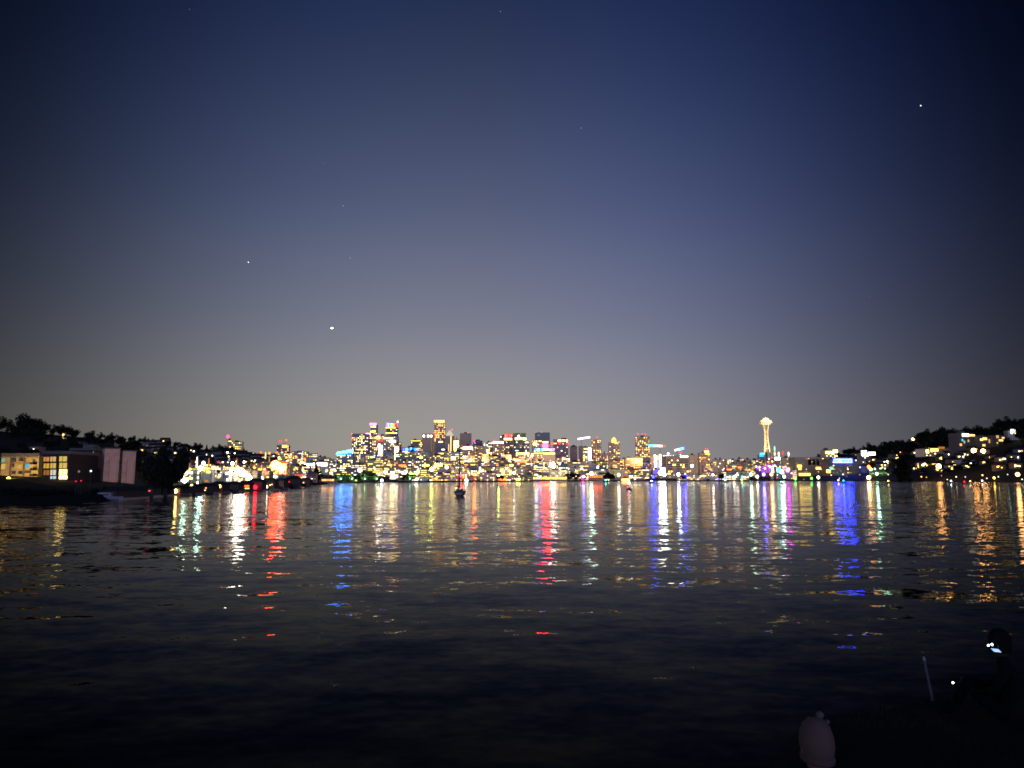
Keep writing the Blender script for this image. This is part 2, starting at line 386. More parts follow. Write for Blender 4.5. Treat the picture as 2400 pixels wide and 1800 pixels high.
onface(t, glow('yellow', 1.6), 'window_band', 878, 891, 1024.5, 1028); onface(t, glow('red', 4), 'sign', 889, 895, 1028, 1033); beacon(t, 884.5, 1019, 'rose', 4)
t = building(898, 930, 1023, 2900, 'grey', p=.5, pal='mix', yb=1075, label='grey block with a long cream window band below the rainbow-crowned tower')
onface(t, glow('cream', 2), 'window_band', 898, 921, 1025.5, 1028.5); onface(t, glow('white', 3), 'window_band', 913, 927, 1032, 1036.5)
t = building(886, 897, 1040, 2500, 'pale', p=.2, yb=1090, label='slender tower whose whole front is a bright white light column, below the pink crown')
onface(t, glow('white', 34, True), 'light_column', 887.5, 894.5, 1045, 1090); onface(t, glow('white', 5), 'light_column', 886.5, 890.5, 1041, 1049)
t = building(923, 935, 1044, 2450, 'pale', p=.2, yb=1090, label='slender tower with a white light column and yellow edge, below the rainbow crown')
onface(t, glow('cream', 22, True), 'light_column', 924.5, 932.5, 1048, 1086); onface(t, glow('white', 5), 'light_column', 917, 926, 1033, 1037)
t = building(928, 938.5, 1038, 2600, 'black', p=.12, pal='cream', label='narrow black tower with a single yellow vertical strip')
onface(t, glow('cream', 1.6), 'light_strip', 935.2, 936.8, 1043, 1106)
t = building(939, 990, 1049, 2700, 'slate', p=.3, pal='cream', yb=1085, style='bands', label='wide slate block with glowing blue rooftop letters')
sgn = MB()
for i, (xa, ww, hh) in enumerate(((942.5, 1.6, 5), (945.5, 1, 5), (949, 4, 5.2), (954.5, 1.6, 5), (959.5, 3.6, 6), (966.5, 1, 5), (969.2, 2.8, 5), (972.6, .9, 5))):
    onface(t, glow(('violet', 'violet', 'cyan', 'violet', 'cyan', 'azure', 'azure', 'cyan')[i], 2.4), 'sign_letter', xa, xa + ww, 1056 - hh, 1056, .8, .6)
onface(t, glow('deepblue', 1.2), 'sign_board', 941.5, 975, 1050, 1057, .35); onface(t, glow('pink', 1.3), 'lamp', 975.5, 979, 1052, 1055.5, .9)
t = building(961, 988, 1031.5, 3300, 'green', p=.42, pal='yellow', yb=1052, label='greenish dark tower with yellow windows above the blue rooftop letters')
onface(t, glow('yellow', 1), 'window_band', 963, 986, 1032.5, 1034)
t = building(987, 1016, 1017, 3100, 'brown', style='fins', p=.35, pal='dim', yb=1080, label='plain brown tower with three white lamps under its roof edge')
for x in (992, 1002, 1009): onface(t, glow('white', 3.5), 'lamp', x - 1.7, x + 1.7, 1020, 1024)
t = building(1016, 1042, 984.5, 4100, 'brown', p=.7, pal='orange', yb=1035, cap=100, roof=False, label='tallest tower of the city with an orange top band and dense amber windows')
onface(t, glow('warm', 1.3), 'crown', 1016.5, 1041.5, 985, 989.3); onface(t, glow('red', 3), 'beacon', 1016, 1019, 1014, 1018)
t = building(1020, 1044, 1030, 3300, 'slate', p=.08, pal='mix', yb=1060, label='dark glass slab at the foot of the tallest tower')
onface(t, glow('cream', 1.2), 'window_band', 1028, 1037, 1034, 1037); onface(t, glow('cream', 1.8), 'window_band', 1026, 1041, 1062, 1064)
t = building(1041, 1063.5, 1021, 3300, 'brown', p=.1, pal='dim', yb=1060, roof=False, label='brown tower with a white floodlit pyramid crown and red tip')
wd, dp, H, px_, mx_, Y_, gz_ = e_info[t.name]
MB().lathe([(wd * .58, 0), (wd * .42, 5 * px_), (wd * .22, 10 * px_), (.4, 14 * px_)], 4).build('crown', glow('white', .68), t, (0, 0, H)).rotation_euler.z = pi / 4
beacon(t, 1059, 1006.5, 'rose', 6, 2.8); onface(t, glow('pale', 1.1), 'light_strip', 1054.5, 1056.6, 1022, 1092); onface(t, glow('pale', .8), 'light_strip', 1049.6, 1051.4, 1041, 1092)
t = building(1063, 1076, 1030.5, 3000, 'tan', p=.3, pal='yellow', yb=1072, roof=False, label='short tower with a glowing cream upper storey, behind the sailing boat mast')
onface(t, glow('cream', 2.6), 'light_panel', 1064, 1075, 1033, 1048); onface(t, glow('cream', 1.6), 'light_panel', 1064, 1070, 1048, 1056); onface(t, glow('yellow', 1.6), 'light_strip', 1065, 1068, 1056, 1071)
MB().tube((0, 0, e_info[t.name][2]), (0, 0, e_info[t.name][2] + 14), 3.5, .4, 4).build('spire', mat('copper', (.30, .12, .07), .6), t)
t = building(1077, 1103.5, 1016, 3500, 'brown', p=0, label='windowless brown tower with one red light on its roof corner'); beacon(t, 1095, 1013.5, 'orange', 5)
t = building(1079, 1110, 1044, 2800, 'brown', p=.4, pal='mix', yb=1078, label='brown block with a bright white rooftop band and red roof lights, right of the mast')
onface(t, glow('white', 3.5), 'light_panel', 1084.5, 1107, 1048, 1052.5)
for x in (1082, 1091, 1100): beacon(t, x, 1044, 'red', 4, 1.6)
t = building(1108, 1130, 1033, 3600, 'plum', p=.1, pal='dim', label='plum-coloured low tower beside the red and violet beacon')
t = building(1107, 1116, 1043, 2900, 'tan', p=.6, pal='yellow', label='small yellow-windowed tower carrying a red and violet beacon'); beacon(t, 1111, 1034, 'rose', 6, 2.9); beacon(t, 1113, 1038.5, 'violet', 6, 2.9)
t = building(1117, 1138, 1045, 2850, 'tan', p=.6, pal='yellow', style='bands', label='yellow-banded block with a small white spire'); wd, dp, H, px_, *_ = e_info[t.name]
MB().tube((wd * .35, 0, H), (wd * .35, 0, H + 7 * px_), 1.4 * px_, .1, 6).build('spire', glow('cool', 1.4), t)
building(1140, 1158, 1037, 3000, 'slate', p=.5, pal='cream', yb=1075, label='slate tower with one bright lamp near its top, left of the long cream-topped block')
t = building(1155, 1182, 1034, 2900, 'brown', p=.5, pal='mix', yb=1078, label='brown block whose top floors blaze cream, with a red beacon'); onface(t, glow('white', 2.6), 'light_panel', 1156, 1180, 1035, 1039); beacon(t, 1158, 1032, 'red', 5, 2)
t = building(1171, 1202, 1022, 3200, 'plum', p=.45, pal='mix', yb=1075, label='tower with glowing red rooftop letters')
for i, x in enumerate((1183, 1187, 1191.5, 1196.5)): onface(t, glow(('orange', 'rose', 'rose', 'orange')[i], 2.6), 'sign_letter', x, x + 2.7, 1018.5, 1023.5, .8)
onface(t, glow('red', .7), 'sign_board', 1181.5, 1201, 1017.5, 1024.5); onface(t, glow('cream', 2.6), 'light_panel', 1181, 1199, 1027, 1031); beacon(t, 1173, 1028, 'red', 5, 1.5)
t = building(1203.5, 1232, 1015.5, 3300, 'green', p=.22, pal='mix', yb=1062, label='flat-topped greenish tower with a row of cream lamps below its dark cap')
for x in (1208.5, 1213, 1218, 1221.5, 1227, 1231): onface(t, glow('cream', 2.6), 'lamp', x - 1.7, x + 1.7, 1025 + U(0, 3), 1029.5 + U(0, 2))
onface(t, glow('white', 3), 'lamp', 1213.5, 1216.5, 1020, 1023)
building(1231, 1241, 1035, 3100, 'brown', p=.4, pal='cream', yb=1062, label='narrow brown annex with cream windows, right of the greenish flat-topped tower')
t = building(1255.5, 1289, 1014, 3500, 'slate', p=0, label='broad blue-grey tower, nearly unlit, with two tiny lamps on the roof'); beacon(t, 1256.5, 1012.8, 'pale', 3, 1.6); beacon(t, 1270, 1012.6, 'pale', 3, 1.6)
onface(t, glow('cool', .6), 'window', 1260, 1264, 1019.8, 1021); onface(t, glow('cream', 3), 'window_band', 1271.5, 1284, 1035, 1037.2)
t = building(1247, 1270, 1032, 2900, 'brown', p=.5, pal='mix', yb=1075, label='cream-windowed tower in front of the nearly unlit blue-grey tower'); onface(t, glow('cream', 2.4), 'light_panel', 1250, 1259, 1038, 1043)
t = building(1262, 1300, 1050, 2600, 'dark', p=.25, pal='mix', yb=1085, label='block with a red light disc above a blue to violet light band')
wd, dp, H, px_, mx_, Y_, gz_ = e_info[t.name]
dsc = MB().lathe([(7.6 * px_, 0), (7.6 * px_, 1.2)], 24).build('light_disc', glow('red', 85, True), t); dsc.rotation_euler.x = pi / 2; dsc.location = ((1277.5 - mx_) * px_, -dp / 2 + 1, H + 5.5 * px_)
onface(t, glow('white', 4), 'lamp', 1275, 1279, 1043, 1053, -.9, .6)
for i, (c, s) in enumerate((('blue', 24), ('violet', 26), ('azure', 10), ('violet', 18), ('white', 4), ('white', 3), ('violet', 12), ('purple', 12))): onface(t, glow(c, s, True), 'light_band', 1252 + i * 5.8, 1252 + (i + 1) * 5.8 - .3, 1051.5, 1057.5)
t = building(1207, 1252, 1062, 2450, 'brown', p=.45, pal='mix', yb=1095, label='long block with a bright cream roof canopy, left of the red light disc'); onface(t, glow('cream', 2.2), 'light_panel', 1208, 1238, 1061, 1065)
t = building(1252, 1303, 1061, 2440, 'grey', p=.2, pal='mix', yb=1095, label='long grey block with a cream roof canopy below the blue light band'); onface(t, glow('cream', 1.8), 'light_panel', 1275, 1302, 1061, 1064.5); onface(t, glow('lime', .9), 'light_panel', 1252, 1275, 1061, 1062.8)
t = building(1298, 1333, 1030, 3000, 'slate', p=.25, pal='mix', yb=1075, label='dark tower with cream top windows and three red lamps, right of the red light disc')
for x0, x1, c, s in ((1309, 1316, 'cream', 2.6), (1318, 1325, 'cream', 2), (1327, 1332, 'cream', 1.6)): onface(t, glow(c, s), 'light_panel', x0, x1, 1031, 1035)
for x, y in ((1297, 1039.5), (1313, 1038.5), (1332, 1040.5)): onface(t, glow('red', 5), 'lamp', x - 1.6, x + 1.6, y - 1.6, y + 1.6)
onface(t, glow('yellow', 1.6), 'window_band', 1299, 1306, 1038.6, 1040)
t = building(1337, 1353.5, 1047, 2900, 'dark', p=.18, pal='dim', yb=1075, roof=False, label='dark tower with a pointed roof and hardly any lit window'); wd, dp, H, *_ = e_info[t.name]
MB().lathe([(wd * .7, 0), (.3, wd * .3)], 4).build('roof', mat('roof_grey', (.10, .10, .11), .9), t, (0, 0, H)).rotation_euler.z = pi / 4
t = building(1358, 1376, 1046, 2700, 'dark', p=.12, pal='dim', style='bands', yb=1080, label='dark banded tower under the crane with the white jib')
building(1367, 1378, 1050, 2600, 'tan', p=.8, pal='cream', yb=1085, label='narrow tower packed with cream windows, left of the white lit fin')
t = building(1378, 1386, 1048, 2560, 'pale', p=0, roof=False, label='thin white tower glowing from top to bottom'); onface(t, glow('cool', 7, True), 'light_column', 1378.8, 1385.2, 1050, 1079)
t = building(1388, 1411, 1031, 2800, 'brown', p=.5, pal='yellow', yb=1092, label='yellow-windowed tower with a small red mast light, between the white fin and the domed tower'); beacon(t, 1400, 1024.5, 'red', 5, 1.6)
t = building(1413, 1426, 1063, 2700, 'brown', p=.5, pal='orange', yb=1092, label='stubby tower with an orange top band between two tall yellow towers'); beacon(t, 1419.5, 1061, 'white', 4, 1.6)
t = building(1429, 1454, 1037, 2800, 'brown', p=.55, pal='yellow', yb=1092, roof=False, label='yellow-windowed tower with a round glowing dome on top'); wd, dp, H, px_, mx_, *_ = e_info[t.name]
MB().lathe([(5.4 * px_, 0), (5.6 * px_, 3 * px_), (5 * px_, 7 * px_), (3 * px_, 10.5 * px_), (.4, 12.5 * px_)], 16).build('dome', glow('yellow', 1.2), t, ((1441.5 - mx_) * px_, 0, H), True)
beacon(t, 1452, 1038, 'cream', 3, 1.8)
t = building(1493, 1526, 1024, 2900, 'brown', p=.8, pal='yellow', yb=1072, cap=100, label='broad tower packed with yellow windows under three red mast lights')
for x in (1497.5, 1507.5, 1515): beacon(t, x, 1016.5, 'red', 5, 1.9)
t = building(1467, 1507, 1074, 2350, 'olive', p=.8, pal='yellow', style='bands', yb=1100, label='low block with a lime-lit roof edge at the foot of the triple-beaconed tower'); onface(t, glow('lime', 1.3), 'light_panel', 1470, 1505, 1074, 1077.5)
t = building(1532, 1562, 1068, 2350, 'pale', p=.15, pal='white', roof=False, label='white tower of lit vertical fins with rounded heads'); wd, dp, H, px_, mx_, Y_, gz_ = e_info[t.name]
for x, y0, y1, s in ((1535.5, 1066, 1098, 3), (1548, 1065, 1099, 3.4), (1557.5, 1068, 1097, 2.2), (1541, 1074, 1098, .8), (1552.5, 1076, 1099, .8)):
    onface(t, glow('cool', s, True), 'light_column', x - 1.7, x + 1.7, y0 + 2, y1)
    dm = MB().lathe([(2.2 * px_, 0), (1.7 * px_, 1.5 * px_), (.5 * px_, 2.4 * px_)], 10).build('fin_head', glow('white', s), t, ((x - mx_) * px_, -dp / 2, at(x, y0 + 2, Y_).z - gz_), True)
t = building(1529, 1548, 1099, 1900, 'plum', p=.1, pal='dim', label='low purple-washed block in front of the white finned tower')
for i in range(5): onface(t, glow('violet', .8), 'light_column', 1531 + i * 3.4, 1532.6 + i * 3.4, 1100, 1111)
t = building(1549, 1560, 1094, 1900, 'pale', p=0, label='small white-glowing glass block at the foot of the white finned tower'); onface(t, glow('cool', 5, True), 'light_panel', 1550, 1559, 1096, 1113)
t = building(1561, 1616, 1069, 1900, 'brown', p=0, yaw=.02, label='big brown office block with dark horizontal window bands')
for j in range(7): onface(t, mat('band_glass', (.03, .025, .025), .2), 'window_band', 1563, 1575.5, 1077 + j * 5.2, 1079.4 + j * 5.2); onface(t, mat('band_glass', (.03, .025, .025), .2), 'window_band', 1585, 1613, 1077 + j * 5.2, 1079.4 + j * 5.2)
for k in range(16): x = U(1563, 1612); y = 1079 + 5.2 * random.randrange(7); onface(t, glow('cream', 1.6), 'window', x, x + 2.6, y - 1.3, y + 1.2, .5)
onface(t, glow('white', 2.6), 'sign', 1594, 1612, 1068.5, 1071); beacon(t, 1600, 1065, 'white', 3, 1.5); beacon(t, 1600.5, 1058, 'red', 6, 2)
for x in (1565, 1570, 1577, 1583): beacon(t, x, 1067, 'cool', 3, 1.3)
t = building(1562, 1572, 1066, 2100, 'pale', p=.3, pal='white', label='pale stair tower behind the brown banded block'); beacon(t, 1567, 1063, 'white', 5, 3)
building(1618, 1638, 1067, 2500, 'tan', p=.25, pal='dim', label='dim tan tower right of the brown banded block')
t = building(1641, 1666, 1062, 2500, 'brown', p=.5, pal='yellow', yb=1100, label='tower with bright top windows and a red tip light'); beacon(t, 1658.5, 1053, 'red', 6, 2.8); onface(t, glow('cream', 2.6), 'light_panel', 1652, 1662, 1057, 1060)
for k in range(6):
    x0 = 1672 + k * 15; t = building(x0, x0 + 13, 1080 - U(0, 5), 2500, random.choice(['tan', 'brown', 'grey']), p=.5, pal='mix', yb=1100); later(t, 'low warm-lit block on the rise', x0 + 6, 'behind the shore', 'building', 'low blocks on the rise behind the shore')
# --- cyan roof band block
t = building(788, 826, 1066, 1900, 'slate', p=.35, pal='cream', yb=1120, label='block crowned by a slanting cyan light band'); wd, dp, H, px_, mx_, Y_, gz_ = e_info[t.name]
for i in range(6):
    a = -wd / 2 + wd * i / 6; b = a + wd / 6 - .2; za = H + (1.2 + i * 1.15) * px_; zb = za + 1.15 * px_
    MB().hexa([(a, -dp / 2 - 1, za), (b, -dp / 2 - 1, zb), (b, -dp / 2 + 2, zb), (a, -dp / 2 + 2, za), (a, -dp / 2 - 1, za + 4.2 * px_), (b, -dp / 2 - 1, zb + 4.2 * px_), (b, -dp / 2 + 2, zb + 4.2 * px_), (a, -dp / 2 + 2, za + 4.2 * px_)]).build('light_band', glow('azure', 110, True), t)
MB().box(-wd / 2, wd / 2, -dp / 2 + 2.2, dp / 4, H, H + 3 * px_).build('penthouse', wmat('slate'), t)

# --- tower cranes with lit jibs
def crane(px, Y, ytop, x0, y0, x1, y1, cols, label, h=4.5):
    b = at(px, 1100, Y); g = ground(px, Y); zt = at(px, ytop, Y).z; s = Y / F * 1.01
    e = empty('tower_crane', (b.x, Y, g)); tag(e, label, 'crane', 'tower cranes with lit jibs')
    m = MB(); st = mat('crane_steel', (.25, .22, .12), .5)
    for sx_ in (-1, 1):
        for sy_ in (-1, 1): m.tube((sx_ * 1.1, sy_ * 1.1, 0), (sx_ * 1.1, sy_ * 1.1, zt - g), .22, n=4)
    z = 0; q = 1
    while z < zt - g - 3: m.tube((-1.1 * q, -1.1, z), (1.1 * q, -1.1, z + 3), .12, n=4); z += 3; q = -q
    m.build('mast', st, e)
    A, B = at(x0, y0, Y), at(x1, y1, Y); n = len(cols)
    MB().tube((A.x - b.x, .9, A.z - g), (B.x - b.x, .9, B.z - g), .8, n=4).build('jib', st, e)
    for i, (c, sgl) in enumerate(cols):
        p = A.lerp(B, i / n); q2 = A.lerp(B, (i + .96) / n)
        MB().tube((p.x - b.x, 0, p.z - g), (q2.x - b.x, 0, q2.z - g), h / 2 * s, n=6).build('jib_light', glow(c, sgl, True), e)
    MB().box(-1.6, 1.6, -1.6, 1.6, at(px, ytop + 3, Y).z - g - 3, at(px, ytop + 3, Y).z - g).build('cab', mat('white_steel', (.7, .7, .7), .5), e)
    return e
crane(1363.5, 2650, 1029, 1354.5, 1029, 1383, 1024.5, [('cool', 4.5)] * 3, 'tower crane with a slanting white lit jib, above the dark banded tower', 3.6)
crane(1548, 2600, 1044, 1520, 1044.6, 1559, 1045.5, [('blue', 100), ('blue', 80), ('white', 4), ('white', 5), ('white', 5), ('orange', 2.4)], 'tower crane whose lit jib runs from blue through white to orange', 4)
crane(1588, 2600, 1050, 1581, 1055.5, 1602, 1050.5, [('white', 4), ('white', 5), ('blue', 80), ('blue', 100)], 'small tower crane with a half white, half blue lit jib above the brown block', 4)

# --- infill: shore row and the rows rising behind it
PALW = ['mix'] * 5 + ['yellow'] * 4 + ['cream'] * 2 + ['white', 'orange']
WORD = dict(mix='warm', yellow='yellow', cream='cream', white='white', orange='orange', dim='dim')
def row(xa, xb, offs, yt, where, *a, skip=(), **kw):
    row_(xa, xb, offs, yt, where, *a, skip=skip, **kw)
def row_(xa, xb, offs, yt, where, wmin=16, wmax=38, p=.55, group='', walls=('brown', 'tan', 'grey', 'slate', 'olive', 'pale', 'green'), cap=45, gap=2, skip=()):
    x = xa + U(0, 8)
    while x < xb:
        wpx = U(wmin, wmax); x1 = min(x + wpx, xb + 8)
        if any(x1 > a_ and x < b_ for a_, b_ in skip): x = x1; continue
        mid = (x + x1) / 2; Y = (shoreY(mid) + offs) * U(.99, 1.03)
        st = random.choice(['grid', 'bands', 'bands', 'grid']); wl = random.choice(walls); pl = random.choice(PALW)
        b = building(x, x1, lerp(yt, mid) + U(-5, 6), Y, wl, st, p * U(.75, 1.25), pl, None, U(3.6, 5), U(3.4, 4.2), cap=int(cap * 1.3))
        n = b['lit']; hn = 'squat' if wpx > 26 else 'narrow'
        form = {'grid': 'scattered', 'bands': 'banded'}[st]
        later(b, f"{hn} {wl} block, {form} {WORD[pl]} windows,", mid, where, 'building', group)
        if R() < .16: beacon(b, mid + U(-5, 5), lerp(yt, mid) - 4, random.choice(['white', 'red', 'cream', 'cool', 'white']), 6, 1.2 * Y / F)
        if R() < .22: onface(b, glow(random.choice(['white', 'cream', 'lime', 'white', 'orange']), 2.4), 'light_panel', x + 2, x + U(6, wpx - 2), lerp(yt, mid) + 9, lerp(yt, mid) + 12.5)
        x = x1 + U(0, gap) - .5
row(740, 1668, 1100, [(740, 1072), (820, 1072), (900, 1058), (1000, 1062), (1100, 1062), (1250, 1072), (1400, 1084), (1480, 1080), (1668, 1083)], 'upper row', 16, 32, .5, 'blocks in the upper row below the towers', cap=36)
row(735, 1668, 620, [(740, 1092), (800, 1090), (900, 1080), (1000, 1080), (1200, 1080), (1350, 1088), (1420, 1094), (1668, 1092)], 'middle row', 18, 40, .55, 'blocks in the middle row below the towers', cap=32, skip=((1527, 1618),))
row(905, 1700, 260, [(900, 1102), (1100, 1098), (1300, 1098), (1450, 1104), (1700, 1105)], 'second shore row', 20, 48, .6, 'blocks just behind the shore row', cap=26, skip=((1527, 1618),))
row(930, 1790, 40, [(900, 1113), (1300, 1112), (1450, 1115), (1790, 1114)], 'front shore row', 18, 46, .5, 'low sheds and blocks along the shore', cap=16, gap=8, skip=((1525, 1565), (1770, 1795)))
row(1700, 1850, 420, [(1700, 1092), (1760, 1080), (1850, 1074)], 'quayside rise', 10, 20, .6, 'blocks under the saucer tower', cap=26)
row(1700, 1860, 150, [(1700, 1104), (1760, 1098), (1850, 1100)], 'quay', 12, 24, .5, 'blocks behind the quay', cap=20, skip=((1770, 1834),))
# --- left: marina halls and hillside
row(408, 735, 60, [(408, 1105), (560, 1104), (640, 1106), (735, 1113)], 'marina', 16, 34, .30, 'lit halls by the marina', cap=20, walls=('brown', 'slate', 'grey', 'night', 'plum'))
row(408, 740, 330, [(408, 1088), (560, 1086), (650, 1086), (740, 1092)], 'above marina', 18, 36, .5, 'blocks above the marina', cap=20, walls=('brown', 'slate', 'grey', 'night', 'plum'))
row(590, 800, 1000, [(590, 1078), (640, 1062), (700, 1062), (760, 1074), (800, 1082)], 'left slope', 12, 22, .5, 'blocks on the slope above the marina', cap=26)
t = building(520, 560, 1036, 1500, 'brown', p=0, roof=False, deep=30, label='x') if False else None
t = building(538, 562, 1036, 1750, 'tan', p=.85, pal='yellow', yb=1058, label='yellow-windowed hilltop block beside a red beacon tower', gx=4); t = building(529, 538, 1032, 1760, 'brown', p=.5, pal='yellow', yb=1058, label='thin hilltop tower with a red beacon'); beacon(t, 533, 1023, 'rose', 7, 3.6)
t = building(563, 592, 1062, 1500, 'tan', p=0, label='low block with one bright white window wall below the hilltop'); onface(t, glow('white', 2.5), 'light_panel', 566, 591, 1062.5, 1068.5); onface(t, glow('yellow', 1.5), 'light_panel', 581, 587, 1070, 1076)
t = building(645, 673, 1044, 2300, 'plum', p=.3, pal='orange', yb=1065, label='dark domed-looking block with two red mast lights on the left ridge'); beacon(t, 654, 1034, 'red', 5, 2.6); beacon(t, 667.5, 1031, 'orange', 4, 2.6); onface(t, glow('yellow', 1.4), 'light_panel', 660, 671, 1043, 1049)
t = building(712, 738, 1083, 1300, 'pale', p=.2, pal='white', label='white-lit hall with a row of lamps, left of the floodlit white wall')
for i in range(7): onface(t, glow('white', 3), 'lamp', 713 + i * 3.6, 715.6 + i * 3.6, 1085 + U(0, 3), 1090 + U(0, 2))
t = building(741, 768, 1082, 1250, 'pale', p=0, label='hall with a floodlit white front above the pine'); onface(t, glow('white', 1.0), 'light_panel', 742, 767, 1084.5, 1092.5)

# ------------------------------------------------------------------ left shore buildings
t = building(2, 93, 1069, 235, 'black', p=0, yaw=-.05, deep=16, roof=True, zbase=1.2, label='beige three-storey building warmly lit by a street lamp')
wd, dp, H, px_, mx_, Y_, gz_ = e_info[t.name]
for ch in t.children:
    if ch.name.startswith('wall'): ch.data.materials[0] = mat('beige_render', (.50, .37, .17), .85, noise=.3)
dk = mat('dark_glass', (.015, .013, .012), .15)
for (x0, x1, y0, y1) in ((32, 41, 1073, 1082), (48.5, 58, 1073, 1081), (31, 40, 1103.5, 1111), (47, 56, 1103.5, 1111), (32, 37, 1087, 1095)): onface(t, dk, 'window', x0, x1, y0, y1, .2, .3)
onface(t, glow('olive' if False else 'pale', .12), 'window', 63, 77, 1103, 1109, .2, .3)
for (x0, x1, y0, y1, c, s) in ((6, 13.5, 1074, 1083, 'mint', .4), (5, 14, 1087, 1100, 'cream', .65), (46.5, 53, 1089, 1098, 'cream', .6), (65, 72, 1087, 1096, 'cyan', .68), (73, 79.5, 1088, 1096, 'pale', .69), (89, 94, 1073, 1081, 'pale', .5)): onface(t, glow(c, s), 'window', x0, x1, y0, y1, .2, .3)
for x0, x1 in ((31, 40), (45, 56), (61, 76)):
    a = onface(t, glow('pale', .6), 'arch_window', x0, x1, 1118, 1126, .2, .3)
trim_m = mat('beige_trim', (.36, .27, .13), .85)
for y in (1071, 1085, 1100.5, 1114.5): onface(t, trim_m, 'cornice', 2, 93, y, y + .9, .25, .3)
for x in (27.5, 60): onface(t, mat('drainpipe', (.12, .09, .06), .6), 'drainpipe', x, x + .6, 1072, 1128, .3, .15)
for k in range(3):
    y = 1083 + k * 14; onface(t, mat('dark_rail', (.03, .025, .02), .7), 'balcony', 83 + (k % 2), 92, y, y + 5.5, 1.1, 1.8)
t = building(97, 160, 1064, 225, 'black', p=0, yaw=.02, deep=16, zbase=1, label='dark apartment block with a glowing grid of tall cream windows')
for j, (y0, y1) in enumerate(((1070.5, 1081.5), (1085.5, 1097.5), (1101, 1113.5), (1116, 1122.5))):
    for i, (x0, x1) in enumerate(((102.5, 115), (118, 130.5), (138.5, 156))):
        if j == 3 and i == 0: continue
        c, s = [('warm', .62), ('pale', .69), ('cream', .69), ('yellow', .65), ('cream', .69), ('cream', .70), ('amber', .35), ('white', .70), ('cream', 1.5), None, ('cool', .69), ('pale', 2.6)][j * 3 + i]
        o = onface(t, glow(c, s), 'window', x0, x1, y0 + (1 - i) * .8, y1, .2, .3)
        wdd, dpp, HH, pxx, mxx, YY, gzz = e_info[t.name]
        part_box('mullion', mat('black_frame', (.02, .018, .015), .6), t, o.location.x, -dpp / 2 - .42, o.location.z, .09, .1, o.scale.z)
building(160, 222, 1055, 330, 'black', p=.04, pal='dim', yaw=0, label='black unlit building between the apartments and the silos')
# silos
silo_m = mat('silo_concrete', (.42, .32, .28), .9, noise=.5, scale=.5)
def silo(x0, x1, yt, Y, label, stair=False):
    A, B = at(x0, 1100, Y), at(x1, 1100, Y); w_ = (B.x - A.x); zt = at(x0, yt, Y).z
    e = empty('silo', ((A.x + B.x) / 2, Y + w_ / 2, .8), radians(38)); tag(e, label, 'silo', 'twin concrete silos')
    s = w_ / (cos(radians(38)) + sin(radians(38)))
    MB().box(-s / 2, s / 2, -s / 2, s / 2, 0, zt - .8).build('wall', silo_m, e)
    MB().box(-s / 2 - .2, s / 2 + .2, -s / 2 - .2, s / 2 + .2, zt - .8, zt - .4).build('roof', mat('roof_grey', (.10, .10, .11), .9), e)
    for k in range(3):
        z = (zt - .8) * (.25 + .22 * k); MB().box(-s / 2 - .07, s / 2 + .07, -s / 2 - .07, s / 2 + .07, z, z + .12).build('joint_line', mat('joint', (.3, .22, .2), .9), e)
    part_box('pilaster', silo_m, e, s * .1, -s / 2 - .25, (zt - .8) * .4, s * .5, .5, (zt - .8) * .8)
    return e
silo(223, 268, 1052, 240, 'wider pink concrete silo beside the black building'); silo(269, 308, 1058, 243, 'narrower pink concrete silo with the paler right face')
building(262, 275, 1063, 247, 'black', p=0, yaw=0, deep=6, label='dark link shaft between the two pink silos', roof=False)
def spot(loc, target, power, col, size=60, blend=.6, r=.5, parent=None, typ='SPOT'):
    l = bpy.data.lights.new('floodlight', typ); l.energy = power; l.color = col; l.shadow_soft_size = r
    if typ == 'SPOT': l.spot_size = radians(size); l.spot_blend = blend
    o = bpy.data.objects.new('flood_beam', l); C.collection.objects.link(o); o.location = loc
    o.rotation_euler = (Vector(target) - Vector(loc)).to_track_quat('-Z', 'Y').to_euler(); return o
def floodlight(loc, target, power, col, size, label, c='warm', s=0.0, r=.25, grp=None):
    e = empty('floodlight', loc); tag(e, label, 'floodlight', grp)
    hz = loc[2] - .2
    MB().box(-r, r, -r * .6, r * .6, -r, r).build('housing', mat('steel', (.3, .3, .32), .5), e)
    MB().tube((0, 0, -max(.5, min(6, hz))), (0, 0, -r), .08).build('post', mat('steel', (.3, .3, .32), .5), e)
    o = spot(Vector(loc) + (Vector(target) - Vector(loc)).normalized() * (r * 2.2), target, power, col, size)
    return e
A = at(318, 1122, 218); T_ = at(265, 1085, 240)
floodlight((A.x, 214, 2.5), T_, 12500, (1, .56, .38), 75, 'small ground floodlight aimed at the pink silos')
